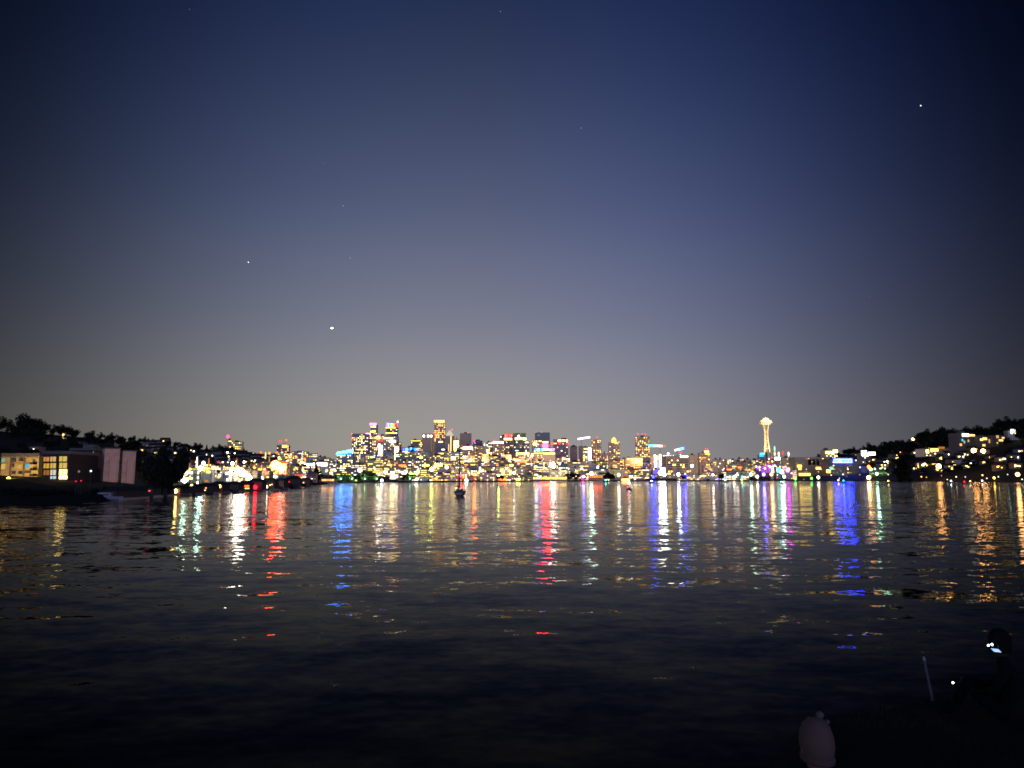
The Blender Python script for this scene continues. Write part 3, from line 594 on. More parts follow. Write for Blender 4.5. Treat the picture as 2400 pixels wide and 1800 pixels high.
# street lamp that lights the beige building
def lamp(px, py, Y, c='white', s=8, r=.5, label=None, group=None, name='street_lamp', light=0, gz=None, where=None, what=None):
    p = at(px, py, Y); g = ground(px, Y) if gz is None else gz
    g = min(g, p.z - 1.0)
    e = empty(name, (p.x, Y, g)); h = p.z - g
    key = ('lampmesh', c, s, round(r, 2))
    if key not in _mats: _mats[key] = MB().lathe([(r * .3, -r), (r * .87, -r * .5), (r, 0), (r * .87, r * .5), (r * .3, r)], 8).mesh('lamp_head', glow(c, s, True), True)
    link('lamp_head', _mats[key], e, (0, 0, h))
    MB().tube((0, 0, 0), (0, 0, h - r * .8), .12, .08, 6).build('pole', mat('dark_pole', (.04, .04, .045), .6), e)
    if light:
        l = bpy.data.lights.new('lamp_light', 'SPOT'); l.spot_size = radians(150); l.spot_blend = .6; l.energy = light; l.color = [min(1, x * .9 + .1) for x in COL[c]]; l.shadow_soft_size = r
        lo = bpy.data.objects.new('lamp_light', l); C.collection.objects.link(lo); lo.location = (p.x, Y + r * 1.6, p.z); lo.rotation_euler = (pi / 2, 0, 0)
    if label: tag(e, label, 'street lamp', group)
    elif what: later(e, what, px, where, 'street lamp', group)
    return e
lamp(20, 1122, 221, 'yellow', 8, .55, 'blazing street lamp before the beige building', light=24000)
lamp(0.5, 1134, 210, 'pale', 6, .35, 'small lamp at the picture edge beside the beige building')

# ------------------------------------------------------------------ trees
leaf = {}
def leaf_mat(name, a, b):
    if name in leaf: return leaf[name]
    m = bpy.data.materials.new(name); m.use_nodes = True; t = m.node_tree; bs = t.nodes['Principled BSDF']; bs.inputs['Roughness'].default_value = .7; bs.inputs['Specular IOR Level'].default_value = .15
    g = t.nodes.new('ShaderNodeNewGeometry'); mx = t.nodes.new('ShaderNodeMix'); mx.data_type = 'RGBA'; t.links.new(g.outputs['Random Per Island'], mx.inputs[0])
    mx.inputs[6].default_value = (*a, 1); mx.inputs[7].default_value = (*b, 1); t.links.new(mx.outputs[2], bs.inputs['Base Color']); leaf[name] = m; return m
def crown_mesh(kind, seed, m, n=1300):
    rd = random.Random(seed); mb = MB()
    lobes = []
    if kind == 'round': lobes = [(rd.gauss(0, .26), rd.gauss(0, .26), .55 + rd.gauss(0, .16), rd.uniform(.16, .27)) for _ in range(15)]
    elif kind == 'tall': lobes = [(rd.gauss(0, .05), rd.gauss(0, .05), z, .11 * (1.15 - abs(z - .45))) for z in [i / 13 for i in range(1, 13)]]
    elif kind == 'bush': lobes = [(rd.uniform(-.45, .45), rd.gauss(0, .15), .25 + rd.gauss(0, .07), rd.uniform(.15, .25)) for _ in range(10)]
    for _ in range(n):
        if kind == 'pine':
            z = rd.random() ** 1.3; rad = .24 * (1 - z) * (.55 + .45 * abs(sin(z * 22))) + .01; a = rd.uniform(0, 2 * pi); rr = rad * sqrt(rd.random())
            p = Vector((rr * cos(a), rr * sin(a), .12 + z * .88)); s = .028
        else:
            x, y, z, r = rd.choice(lobes); v = Vector((rd.gauss(0, 1), rd.gauss(0, 1), rd.gauss(0, 1))).normalized() * r * rd.random() ** .4
            p = Vector((x, y, z)) + v; s = .05 if kind != 'tall' else .03
        q = Vector((rd.gauss(0, 1), rd.gauss(0, 1), rd.gauss(0, 1))).normalized(); a = q.orthogonal().normalized() * s * rd.uniform(.6, 1.3); b = q.cross(a).normalized() * s * rd.uniform(.6, 1.3)
        i = len(mb.v); mb.v += [tuple(p + a), tuple(p + b), tuple(p - a), tuple(p - b)]; mb.f.append((i, i + 1, i + 2, i + 3))
    return mb.mesh('crown', m)
def trunk_mesh(kind, seed):
    rd = random.Random(seed + 99); mb = MB(); mb.tube((0, 0, 0), (0, 0, .5 if kind != 'pine' else .95), .022, .012 if kind != 'pine' else .004, 6)
    for k in range(4 if kind in ('round', 'bush') else 0):
        a = rd.uniform(0, 2 * pi); mb.tube((0, 0, .25 + .06 * k), (.25 * cos(a), .25 * sin(a), .55 + .05 * k), .012, .004, 5)
    return mb.mesh('trunk', mat('bark', (.05, .04, .03), .9))
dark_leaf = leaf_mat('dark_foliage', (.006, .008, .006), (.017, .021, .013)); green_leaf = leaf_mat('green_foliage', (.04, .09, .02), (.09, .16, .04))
TM = {}
for kd in ('round', 'tall', 'pine', 'bush'):
    for s_ in range(3): TM[kd, s_] = (crown_mesh(kd, s_ * 7 + len(kd), dark_leaf), trunk_mesh(kd, s_))
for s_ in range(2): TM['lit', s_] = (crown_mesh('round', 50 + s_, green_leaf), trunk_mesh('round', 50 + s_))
TM['big', 0] = (crown_mesh('round', 77, dark_leaf, 9000), trunk_mesh('round', 77))
def tree(kind, px, pyb, pyt, Y, wfac=1.0, label=None, group=None, where='', what=None, v=None):
    v = random.randrange(3) if v is None else v
    b = at(px, pyt, Y); g = ground(px, Y) - .3; h = b.z - g
    if pyb is not None: g = at(px, pyb, Y).z; h = b.z - g; g0 = ground(px, Y) - .3; g, h = (g0, h + (g - g0)) if g > g0 else (g, h)
    if h < 2: return
    c, tr = TM[kind, v]; nm = {'round': 'tree', 'big': 'tree', 'tall': 'poplar_tree', 'pine': 'pine_tree', 'bush': 'bush', 'lit': 'tree'}[kind]
    e = empty(nm, (b.x, Y, g), U(0, 6)); e.scale = (h * wfac, h * wfac, h)
    link('crown', c, e); link('trunk', tr, e)
    cat = {'bush': 'bush'}.get(kind, 'tree')
    if label: tag(e, label, cat, group)
    else: later(e, what, px, where, cat, group)
# named trees on the left
tree('big', 388, None, 1046, 215, .50, 'big round black tree standing between the silos and the marina', v=0)
tree('tall', 300, None, 1026, 262, 1.6, 'tall dark poplar behind the narrower silo', v=0)
tree('round', 324, None, 1040, 275, .4, 'dark round tree close behind the poplar', v=1)
tree('round', 346, None, 1088, 235, .7, 'low spreading dark tree left of the big round tree', v=2)
tree('pine', 742, None, 1088, 700, 1.3, 'dark pine on the point, at the end of the dark left shore', v=0)
tree('round', 735, None, 1100, 690, 1.2, 'dark round tree beside the pine on the point', v=1)
for i, (x, yt) in enumerate(((8, 983), (58, 972), (70, 978), (95, 984), (28, 997), (128, 1000), (150, 994), (172, 1003), (212, 1010), (238, 1016), (262, 1017), (285, 1020), (310, 1022), (340, 1026), (395, 1030), (415, 1034), (425, 1040), (440, 1042), (455, 1043), (470, 1041), (485, 1041), (500, 1046), (515, 1043), (545, 1048), (572, 1049), (590, 1060), (610, 1062), (745, 1068), (760, 1072), (775, 1075))):
    Y = lerp(RDIST, x) * .97
    tree('pine' if R() < .3 and x > 380 else 'round', x, None, yt, Y, U(.8, 1.1), None, 'trees along the left ridge', 'on the ridge', 'dark tree')
for x in range(0, 560, 11):
    y = lerp(RIDGE, x) + U(-14, 2); tree('round', x + U(-4, 4), None, y, lerp(RDIST, x) * U(.8, .99), U(.9, 1.5), None, 'trees along the left ridge', 'on the ridge', 'dark bushy tree')
for k in range(34):
    x = U(-10, 400); y = U(lerp(RIDGE, x) + 20, 1090); Y = Yat(x, y)
    tree('round', x, None, y - U(10, 18) * 600 / Y, Y, U(.9, 1.4), None, 'trees on the left hillside', 'on the hillside', 'dark leafy tree')
for x, yt in ((1905, 1072), (1925, 1062), (1960, 1056), (1985, 1050), (2000, 1050), (2025, 1048), (2037, 1041), (2050, 1046), (2065, 1050), (2080, 1032), (2092, 1036), (2105, 1036), (2120, 1036), (2145, 1021), (2160, 1010), (2172, 1010), (2180, 1012), (2200, 1004), (2212, 1005), (2225, 1008), (2240, 1014), (2262, 1003), (2280, 1003), (2290, 1002), (2310, 1000), (2330, 998), (2345, 987), (2360, 982), (2375, 984), (2392, 979), (2410, 976)):
    tree('round', x, None, yt, lerp(RDIST, x) * .98, U(.8, 1.2), None, 'trees along the right ridge', 'on the ridge', 'dark tree')
for x in range(1900, 2430, 9):
    y = lerp(RIDGE, x) + U(-12, 3); tree('round', x + U(-4, 4), None, y, lerp(RDIST, x) * U(.85, .99), U(.9, 1.5), None, 'trees along the right ridge', 'on the ridge', 'dark bushy tree')
for k in range(32):
    x = U(2030, 2410); y = U(lerp(RIDGE, x) + 18, 1110); Y = Yat(x, y)
    tree('round', x, None, y - U(8, 15) * 1300 / Y, Y, U(.9, 1.5), None, 'trees on the right hillside', 'on the hillside', 'dark leafy tree')
tree('tall', 2112, None, 1068, 1300, 1.6, 'dark poplar above the green-lit lawn', v=1); tree('tall', 2121, None, 1064, 1310, 1.6, 'taller dark poplar above the green-lit lawn', v=2)
# lit shore trees
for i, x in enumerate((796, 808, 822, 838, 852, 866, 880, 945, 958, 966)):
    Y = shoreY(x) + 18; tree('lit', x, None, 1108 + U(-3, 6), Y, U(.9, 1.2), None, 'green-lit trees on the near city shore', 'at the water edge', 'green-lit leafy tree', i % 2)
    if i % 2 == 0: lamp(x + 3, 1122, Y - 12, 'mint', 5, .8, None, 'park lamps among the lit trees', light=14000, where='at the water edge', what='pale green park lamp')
for x in (962, 1174, 1425, 1432, 1345, 1328, 1600, 1690): tree('round', x, None, 1110 + U(-3, 4), shoreY(x) + 26, 1.2, None, 'dark trees along the city shore', 'at the water edge', 'dark leafy tree')

# ------------------------------------------------------------------ saucer tower
px0, Y0 = 1793, 2700
base = at(1797.5, 1062, Y0); topc = at(1791.8, 980, Y0); s_ = Y0 / F * 1.0
e = empty('observation_tower', (base.x, Y0, ground(1797, Y0) - 1)); tag(e, 'slender floodlit cream tower with a flying-saucer top and hourglass legs', 'tower')
gz = e.location.z; zt_ = lambda y: at(1793, y, Y0).z - gz
cream_paint = mat('cream_paint', (.80, .70, .50), .6, noise=.05)
def rad(y, half): return half * s_
hgt = [(zt_(1128), 19.5), (zt_(1062), 7.4), (zt_(1050), 6.0), (zt_(1035), 4.3), (zt_(1022), 3.9), (zt_(1010), 4.6), (zt_(1000), 5.8), (zt_(994), 7.2)]
for a in (radians(205), radians(-35), radians(85)):
    for off in (-.28, .28):
        m = MB()
        for (z0, r0), (z1, r1) in zip(hgt, hgt[1:]):
            m.tube((r0 * s_ * cos(a + off * 3.5 / r0), r0 * s_ * sin(a + off * 3.5 / r0), z0), (r1 * s_ * cos(a + off * 3.5 / r1), r1 * s_ * sin(a + off * 3.5 / r1), z1), .95 * s_, n=6)
        m.build('leg', cream_paint, e)
MB().tube((0, 0, 0), (0, 0, zt_(992)), 1.5 * s_, n=6).build('core', mat('core_steel', (.45, .32, .18), .6), e)
for y in (1052, 1034, 1012):
    r_ = {1052: 6.2, 1034: 4.2, 1012: 4.5}[y]; MB().lathe([(r_ * s_ * .9, 0), (r_ * s_, .5), (r_ * s_, 2), (r_ * s_ * .9, 2.5)], 3).build('brace_ring', cream_paint, e, (0, 0, zt_(y)))
MB().lathe([(6 * s_, zt_(995.5)), (9.5 * s_, zt_(994.5)), (12.6 * s_, zt_(993.4)), (13 * s_, zt_(992.4)), (9 * s_, zt_(991))], 32).build('lower_deck', cream_paint, e)
MB().lathe([(9 * s_, zt_(992)), (16 * s_, zt_(991.2)), (15.8 * s_, zt_(990)), (13 * s_, zt_(987)), (10.5 * s_, zt_(984.8)), (7.6 * s_, zt_(984.2)), (7 * s_, zt_(981.5)), (4.6 * s_, zt_(980)), (1 * s_, zt_(979.4))], 32).build('saucer', cream_paint, e, None, True)
MB().lathe([(10.2 * s_, zt_(988.6)), (10.2 * s_, zt_(986.6))], 32).build('window_band', glow('cream', 1.0), e)
MB().tube((0, 0, zt_(980)), (0, 0, zt_(975)), .22 * s_, .06 * s_, 6).build('spire', cream_paint, e)
floodlight((base.x - 35, Y0 - 90, gz + 38), (base.x, Y0, gz + zt_(1005)), 1.5e6, (1, .76, .38), 70, 'rooftop floodlight aimed up at the saucer tower from its left')
floodlight((base.x + 45, Y0 - 95, gz + 38), (base.x, Y0, gz + zt_(1000)), 1.0e6, (1, .80, .42), 70, 'rooftop floodlight aimed up at the saucer tower from its right')
spot((base.x + 5, Y0 - 60, gz + zt_(984) + 35), (base.x, Y0, gz + zt_(986)), 7e5, (1, .9, .45), 50)

# --- coloured lights under the saucer tower
t = building(1786, 1805, 1092, 1950, 'plum', p=0, label='purple-glowing facade with a grid of nine dark windows', roof=False)
onface(t, glow('orchid', 1.0, True), 'light_panel', 1786, 1804.5, 1093, 1107.5)
onface(t, glow('orchid', 1.0, True), 'light_panel', 1796, 1804.5, 1088.5, 1093)
for i in range(3):
    for j in range(3): onface(t, mat('dark_glass', (.015, .013, .012), .15), 'window', 1788 + i * 5.2, 1790.8 + i * 5.2, 1095.5 + j * 3.8, 1097.3 + j * 3.8, .7, .3)
t = building(1773, 1785, 1092, 1960, 'plum', p=0, label='small violet-lit annex left of the purple facade', roof=False); onface(t, glow('purple', .9), 'light_panel', 1774, 1779, 1093, 1100); onface(t, glow('deepblue', 1), 'light_panel', 1779.5, 1784, 1101, 1106)
t = building(1780, 1795, 1067, 2250, 'slate', p=.2, label='dark block with a slanted cyan sign at the foot of the saucer tower'); onface(t, glow('cyan', 1.6), 'sign', 1783, 1792.5, 1062, 1065.5); onface(t, glow('azure', 2), 'sign', 1781.5, 1791, 1067, 1070)
t = building(1817, 1856, 1078, 2000, 'plum', p=.35, pal='party', label='festival hall with rose and magenta light bands beside the magenta arch'); onface(t, glow('rose', 2.2, True), 'light_panel', 1818, 1828, 1083, 1086.5); onface(t, glow('pink', 3, True), 'light_panel', 1829, 1840, 1081, 1085); onface(t, glow('cream', 3), 'light_panel', 1829, 1842, 1087.5, 1090.5); onface(t, glow('white', 6, True), 'light_panel', 1818.5, 1831, 1071.5, 1078)
arch = MB(); A0 = at(1846, 1083, 1980); r_ = 5.5 * 1980 / F
for k in range(10):
    a0, a1 = pi * k / 10, pi * (k + 1) / 10; arch.tube((r_ * cos(a0), 0, r_ * 1.5 * sin(a0)), (r_ * cos(a1), 0, r_ * 1.5 * sin(a1)), 2.2, n=6)
arch.tube((r_, 0, 0), (r_, 0, -30), 1.6, n=6); arch.tube((-r_, 0, 0), (-r_, 0, -30), 1.6, n=6)
o = arch.build('light_arch', glow('magenta', 3, True), None, (A0.x, 1980, A0.z)); tag(o, 'glowing magenta arch between the festival hall and the olive block', 'arch')
def torch(px, y0, y1, c, s, label, Y=2050):
    a, b = at(px, y1, Y), at(px, y0, Y); g = ground(px, Y); e = empty('light_mast', (a.x, Y, g)); tag(e, label, 'light mast', 'flame-shaped light masts')
    r = 2.1 * Y / F; h = b.z - a.z
    MB().lathe([(r * .3, 0), (r * .7, h * .3), (r, h * .65), (r * .6, h * .9), (r * .1, h)], 10).build('lamp_head', glow(c, s, True), e, (0, 0, a.z - g), True)
    MB().tube((0, 0, 0), (0, 0, a.z - g), .4).build('pole', mat('steel', (.3, .3, .32), .5), e)
torch(1816, 1045, 1061, 'mint', 1.3, 'thin tall pale light mast right beside the saucer tower'); torch(1816, 1060, 1068, 'cream', 3, 'short white lamp head below the thin light mast', 2030)
torch(1825.5, 1059, 1071, 'white', 3, 'white flame-shaped light mast above the festival hall'); torch(1835, 1056, 1067, 'orange', 1.2, 'orange flame-shaped light mast'); torch(1848.5, 1059, 1070, 'white', 2.6, 'white flame-shaped light mast nearest the olive block')
t = building(1820, 1831, 1095, 1700, 'grey', p=.1, label='small block with a teal glowing sign by the quay'); onface(t, glow('teal', 2), 'sign', 1822, 1829, 1096, 1107)
t = building(1808, 1814, 1098, 1700, 'pale', p=0, label='thin block with a white light panel right of the purple facade'); onface(t, glow('white', 3), 'light_panel', 1809, 1813, 1099, 1107)
for k in range(36):
    x = U(1750, 1858); y = 1108 - (1 - abs(x - 1805) / 60) * U(8, 38)
    c = random.choice(['white', 'white', 'cream', 'cream', 'yellow', 'pink', 'orange', 'cool', 'purple']); Y = U(1750, 2150)
    lamp(x, y, Y, c, random.choice([3, 6, 10]), U(1.4, 2.4), None, 'festival lamps around the saucer tower', name='festival_lamp', where='below the saucer', what=f'{c} festival lamp')

# ------------------------------------------------------------------ right shore
t = building(1864, 1941, 1073, 1750, 'olive', p=.12, pal='yellow', deep=40, yaw=.05, label='long olive office block with dark square windows and a tan roof edge', cap=40)
onface(t, mat('tan_trim', (.5, .4, .3), .8), 'roof_edge', 1864, 1942, 1071, 1074, .2); onface(t, glow('yellow', 2), 'window', 1867, 1877, 1090, 1095); onface(t, glow('yellow', 1.6), 'window', 1870, 1876, 1097, 1101); onface(t, glow('yellow', 2), 'window', 1912, 1927, 1095, 1100)
for i in range(4): onface(t, mat('dark_glass', (.015, .013, .012), .15), 'window', 1893 + i * 10, 1900 + i * 10, 1076, 1090, .25, .4)
for i in range(6): onface(t, glow('cream', .9), 'entrance_lamp', 1871 + i * 4.7, 1874.4 + i * 4.7, 1109, 1115, .6)
t = building(1942, 2031, 1077, 1650, 'night', p=.16, pal='mix', deep=40, yaw=.05, label='grey-violet block bearing glowing blue wall letters')
for i, (x, w_) in enumerate(((1953.5, 5), (1960.5, 3.4), (1970.5, 3.5), (1974.5, 3), (1978.6, 2.4), (1982.4, 3.2), (1988, 5.6))):
    onface(t, glow('cyan', 1.6), 'sign_letter', x, x + w_, 1077.5, 1083, 1.2, .8)
onface(t, glow('white', 2), 'lamp', 1964.6, 1968, 1076.5, 1082, 1.2)
onface(t, glow('deepblue', 110, True), 'sign_board', 1952, 1996, 1075, 1085, .5)
onface(t, glow('teal', 1.6), 'sign', 1943, 1950, 1095, 1098); onface(t, glow('yellow', 2), 'window', 1935, 1944, 1101, 1108)
# lawn
a = at(2040, 1113, 1560)
lw = MB(); lw.v = [tuple(at(2035, 1114, 1480)), tuple(at(2085, 1113, 1480)), tuple(at(2080, 1102, 1600)), tuple(at(2044, 1102, 1600))]
b0 = len(lw.v); lw.v += [(x, y, z - 6) for x, y, z in lw.v]; lw.f = [(0, 1, 2, 3), (7, 6, 5, 4), (0, 4, 5, 1), (1, 5, 6, 2), (2, 6, 7, 3), (3, 7, 4, 0)]
tag(lw.build('lawn', mat('lawn_grass', (.10, .20, .05), .9, scale=.1)), kind='structure')
for x in (2050, 2064, 2074): lamp(x, 1098, 1500, 'mint' if x < 2070 else 'white', 3, 1.4, None, 'bright lamps over the green lawn', light=0, where='over the lawn', what='white lawn lamp')
for x in (2052, 2072): q_ = at(x, 1094, 1500); spot(q_, at(x, 1110, 1530), 9e4, (.75, 1, .6), 120)
t = building(2133, 2232, 1087, 1500, 'tan', p=.1, pal='yellow', deep=30, yaw=.1, label='long tan shore building with an orange floodlit end wall', cap=14)
for ch in t.children:
    if ch.name.startswith('wall'): ch.data.materials[0] = mat('tan_render', (.45, .33, .18), .85, noise=.12)
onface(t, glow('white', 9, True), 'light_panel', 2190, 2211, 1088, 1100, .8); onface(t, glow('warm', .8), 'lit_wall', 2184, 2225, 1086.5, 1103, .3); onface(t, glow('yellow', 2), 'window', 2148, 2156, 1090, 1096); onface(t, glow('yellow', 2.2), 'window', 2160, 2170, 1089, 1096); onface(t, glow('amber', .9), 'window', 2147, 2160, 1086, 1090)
t = building(2164, 2199, 1108, 1410, 'olive', p=0, label='low boathouse with a long yellow light bar'); onface(t, glow('yellow', 2.2), 'light_bar', 2166, 2197, 1112, 1117)
hill_m = lambda: mat('beige_wall', (.13, .11, .085), .85, noise=.2)
for (xa, xb, yt_, lab, wins) in ((2243, 2288, 1016, 'tall beige hilltop house with a blazing white upper corner', ((2251, 2269, 1016.5, 1023, 'white', 5), (2271, 2286, 1018, 1022, 'cream', 2.4), (2249, 2253, 1029, 1034, 'cyan', 1.2), (2244, 2249, 1040, 1045, 'warm', 2), (2255, 2258, 1033, 1039, 'white', .6), (2266, 2270, 1030, 1036, 'pale', .7), (2268, 2271, 1047, 1052, 'cream', 1.2))),
                             (2289, 2328, 1024, 'middle beige hilltop house with a slanting row of cream windows', ((2291, 2299, 1028, 1033, 'cream', 2.2), (2299, 2311, 1025.5, 1031, 'cream', 2.2), (2286.5, 2297, 1052, 1060, 'cream', 3), (2299, 2314, 1050, 1056, 'yellow', 3), (2298, 2306, 1041, 1046, 'cream', 1.6), (2317, 2320, 1029, 1038, 'pale', .8), (2322, 2327, 1049, 1053, 'white', 2))),
                             (2329, 2357, 1021, 'right beige hilltop house with a broad cream window', ((2339, 2350, 1030, 1034, 'cream', 2), (2347, 2354, 1024, 1028, 'pale', 1.4), (2332, 2338, 1020.5, 1027, 'pale', .8), (2335, 2346, 1045, 1050, 'cool', .5), (2351, 2355, 1048, 1052, 'pale', .9), (2333, 2336, 1036, 1040, 'cream', .9)))):
    t = building(xa, xb, yt_, 1500, 'beige', p=0, deep=22, yaw=U(.05, .3), label=lab)
    for ch in t.children:
        if ch.name.startswith('wall'): ch.data.materials[0] = hill_m()
    for (x0, x1, y0, y1, c, s) in wins: onface(t, glow(c, s, True), 'window', x0, x1, y0, y1, .5)
    for k in range(3): x = U(xa + 3, xb - 6); y = U(yt_ + 8, 1058); onface(t, mat('dark_glass', (.015, .013, .012), .15), 'window', x, x + 3, y, y + 4, .2, .3)
t = building(2165, 2243, 1052, 1600, 'brown', p=.1, pal='cream', deep=30, yaw=.1, label='long dark brown terrace with a bright cream window wall', cap=14, yb=1070)
onface(t, glow('cream', 2.8, True), 'light_panel', 2178, 2197, 1051, 1058); onface(t, glow('amber', .5), 'light_panel', 2197, 2213, 1047, 1052); onface(t, glow('cream', 2), 'window', 2167, 2173, 1054, 1062)
t = building(2352, 2420, 1090, 1300, 'brown', p=.3, pal='orange', deep=26, yaw=.1, label='orange-lit hall at the water beside a cluster of yellow lamps', cap=30)
onface(t, glow('amber', 1.6, True), 'light_panel', 2352, 2405, 1090, 1100)
for k in range(18): x = U(2370, 2405); y = U(1102, 1114); onface(t, glow('yellow', 2.6), 'lamp', x, x + 3, y, y + 3, .8)
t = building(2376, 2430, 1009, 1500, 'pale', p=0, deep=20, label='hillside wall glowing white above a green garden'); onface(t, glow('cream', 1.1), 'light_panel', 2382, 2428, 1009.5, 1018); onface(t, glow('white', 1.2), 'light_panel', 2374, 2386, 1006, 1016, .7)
t = building(2291, 2311, 1102, 1350, 'pale', p=0, label='small pale grey boathouse below the dark slope'); t = building(2255, 2345, 1104, 1390, 'grey', p=.05, pal='dim', deep=20, label='long dim grey shed behind the pale boathouse')
t = building(2020, 2048, 1062, 1900, 'plum', p=.2, pal='cream', label='violet-grey hillside house with two blazing white windows'); onface(t, glow('white', 5, True), 'light_panel', 2022, 2033, 1056, 1067); onface(t, glow('white', 5, True), 'light_panel', 2036.5, 2052, 1059.5, 1067)
t = building(1935, 1965, 1055, 1900, 'tan', p=.2, pal='cream', label='house with a long cream window wall above the blue wall letters'); onface(t, glow('cream', 2.4), 'light_panel', 1936, 1954, 1058, 1063); onface(t, glow('cream', 2.6), 'light_panel', 1953, 1963, 1054, 1061)

# hillside houses: gabled, with a few lit windows
def house(px, py, nwin, pal, group, where, bright=1.0, wpx=None):
    Y = Yat(px, py); px_m = Y / F; wd = (wpx or U(10, 22)) * px_m; wd = min(max(wd, 7), 22); hh = wd * U(.45, .7); dp = wd * .8
    p = at(px, py, Y); g = ground(px, Y); e = empty('house', (colX(px, Y), Y, g - 1), U(-.5, .5) * .5)
    wl = random.choice(['grey', 'tan', 'brown', 'pale', 'slate'])
    MB().box(-wd / 2, wd / 2, -dp / 2, dp / 2, 0, hh + 1).build('wall', mat('house_' + wl, [c * .6 for c in WALL[wl]], .85), e)
    r = MB(); z0 = hh + 1; ov = .4
    r.v = [(-wd / 2 - ov, -dp / 2 - ov, z0), (wd / 2 + ov, -dp / 2 - ov, z0), (wd / 2 + ov, dp / 2 + ov, z0), (-wd / 2 - ov, dp / 2 + ov, z0), (-wd / 2 - ov, 0, z0 + dp * .3), (wd / 2 + ov, 0, z0 + dp * .3)]
    r.f = [(0, 1, 5, 4), (2, 3, 4, 5), (1, 2, 5), (3, 0, 4), (3, 2, 1, 0)]; r.build('roof', mat('roof_dark', (.03, .03, .035), .9), e)
    for k in range(nwin):
        c, s = random.choice(PAL[pal]); ww = px_m * U(1.5, 3.6); h2 = px_m * U(1.5, 2.5)
        part_box('window', glow(c, s * bright, False), e, U(-.36, .36) * wd, -dp / 2 - .1, U(.3, .8) * hh + 1, min(ww, wd * .3), .3, min(h2, hh * .4))
    later(e, f'small {wl} gabled house', px, where, 'house', group)
for k in range(84):
    x = U(330, 720); y = U(lerp(RIDGE, x) + 6, lerp([(330, 1090), (720, 1090)], x)); house(x, y, random.choice([1, 1, 2, 3]), random.choice(['mix', 'yellow', 'cream']), 'houses on the left hillside', 'on the hillside', U(1.2, 3))
for x, y in ((355, 1055), (340, 1047), (366, 1025), (382, 1025), (385, 1040), (350, 1092), (372, 1093), (204, 1064), (276, 1048), (215, 1062), (80, 1062), (185, 1048)): house(x, y, 1, 'cream', 'houses on the left hillside', 'on the hillside', 1.2)
for k in range(120):
    x = U(1860, 2400); y = U(lerp(RIDGE, x) + 5, 1108); house(x, y, random.choice([3, 3, 4, 5]), random.choice(['mix', 'yellow', 'cream']), 'houses on the right hillside', 'on the hillside', U(1, 2.6))
o = house
# pointed lit gable high on the left hill
Y = Yat(149, 1030); p = at(149, 1032, Y); m = MB(); s1 = Y / F
m.v = [(-4 * s1, 0, 0), (5 * s1, 0, 0), (-3.4 * s1, 0, 11 * s1), (-4 * s1, 2, 0), (5 * s1, 2, 0), (-3.4 * s1, 2, 11 * s1)]; m.f = [(0, 1, 2), (3, 5, 4), (0, 3, 4, 1), (1, 4, 5, 2), (2, 5, 3, 0)]
e = empty('house', (p.x, Y, ground(149, Y))); tag(e, 'house on the dark left hill showing one pointed lit gable', 'house'); dz = max(1, p.z - ground(149, Y)); m.build('gable_window', glow('pale', .9), e, (0, 0, dz))
MB().box(-6 * s1, 6 * s1, 2.2, 9, 0, dz + 6 * s1).build('wall', mat('house_dark', (.03, .03, .03), .9), e)
# round crest lamp
lamp(2140, 1029, Yat(2140, 1040), 'pale', 9, 3.6, 'big round crest lamp at the end of the dark right ridge')

# ------------------------------------------------------------------ shore lamps
def strip(xa, xb, n, ya, yb, offs, colors, where, group, s=(1.5, 2.5, 4), rr=(.7, 1.1)):
    for k in range(n):
        x = xa + (xb - xa) * (k + U(.1, .9)) / n; Y = shoreY(x) + offs * U(.6, 1.4); y = U(ya, yb); c = random.choice(colors)
        lamp(x, y, Y, c, random.choice(s), U(*rr), None, group, where=where, what=f'{c} lamp')
strip(905, 1700, 56, 1112, 1126, 20, ['white', 'cream', 'white', 'cream', 'yellow', 'orange', 'pale', 'warm', 'white'], 'along the waterfront', 'lamps along the city waterfront', (1.5, 2.5, 4.5), (.6, 1.05))
strip(760, 905, 16, 1100, 1127, 60, ['cream', 'lime', 'mint', 'white', 'yellow'], 'along the park shore', 'lamps along the park shore', (1.5, 3), (.8, 1.2))
strip(1700, 2400, 30, 1112, 1124, 24, ['cream', 'white', 'yellow', 'mint', 'white', 'warm'], 'along the right shore', 'lamps along the right shore', (1.5, 2.5, 4), (.6, 1.1))
strip(410, 720, 36, 1092, 1126, 90, ['white', 'cream', 'white', 'mint', 'yellow', 'cream'], 'around the marina', 'lamps around the marina', (1, 2, 3), (.2, .38))
strip(600, 720, 14, 1060, 1100, 500, ['orange', 'red', 'yellow', 'amber', 'orange'], 'on the red-lit slope', 'warm lamps on the red-lit slope', (2, 4), (.9, 1.3))
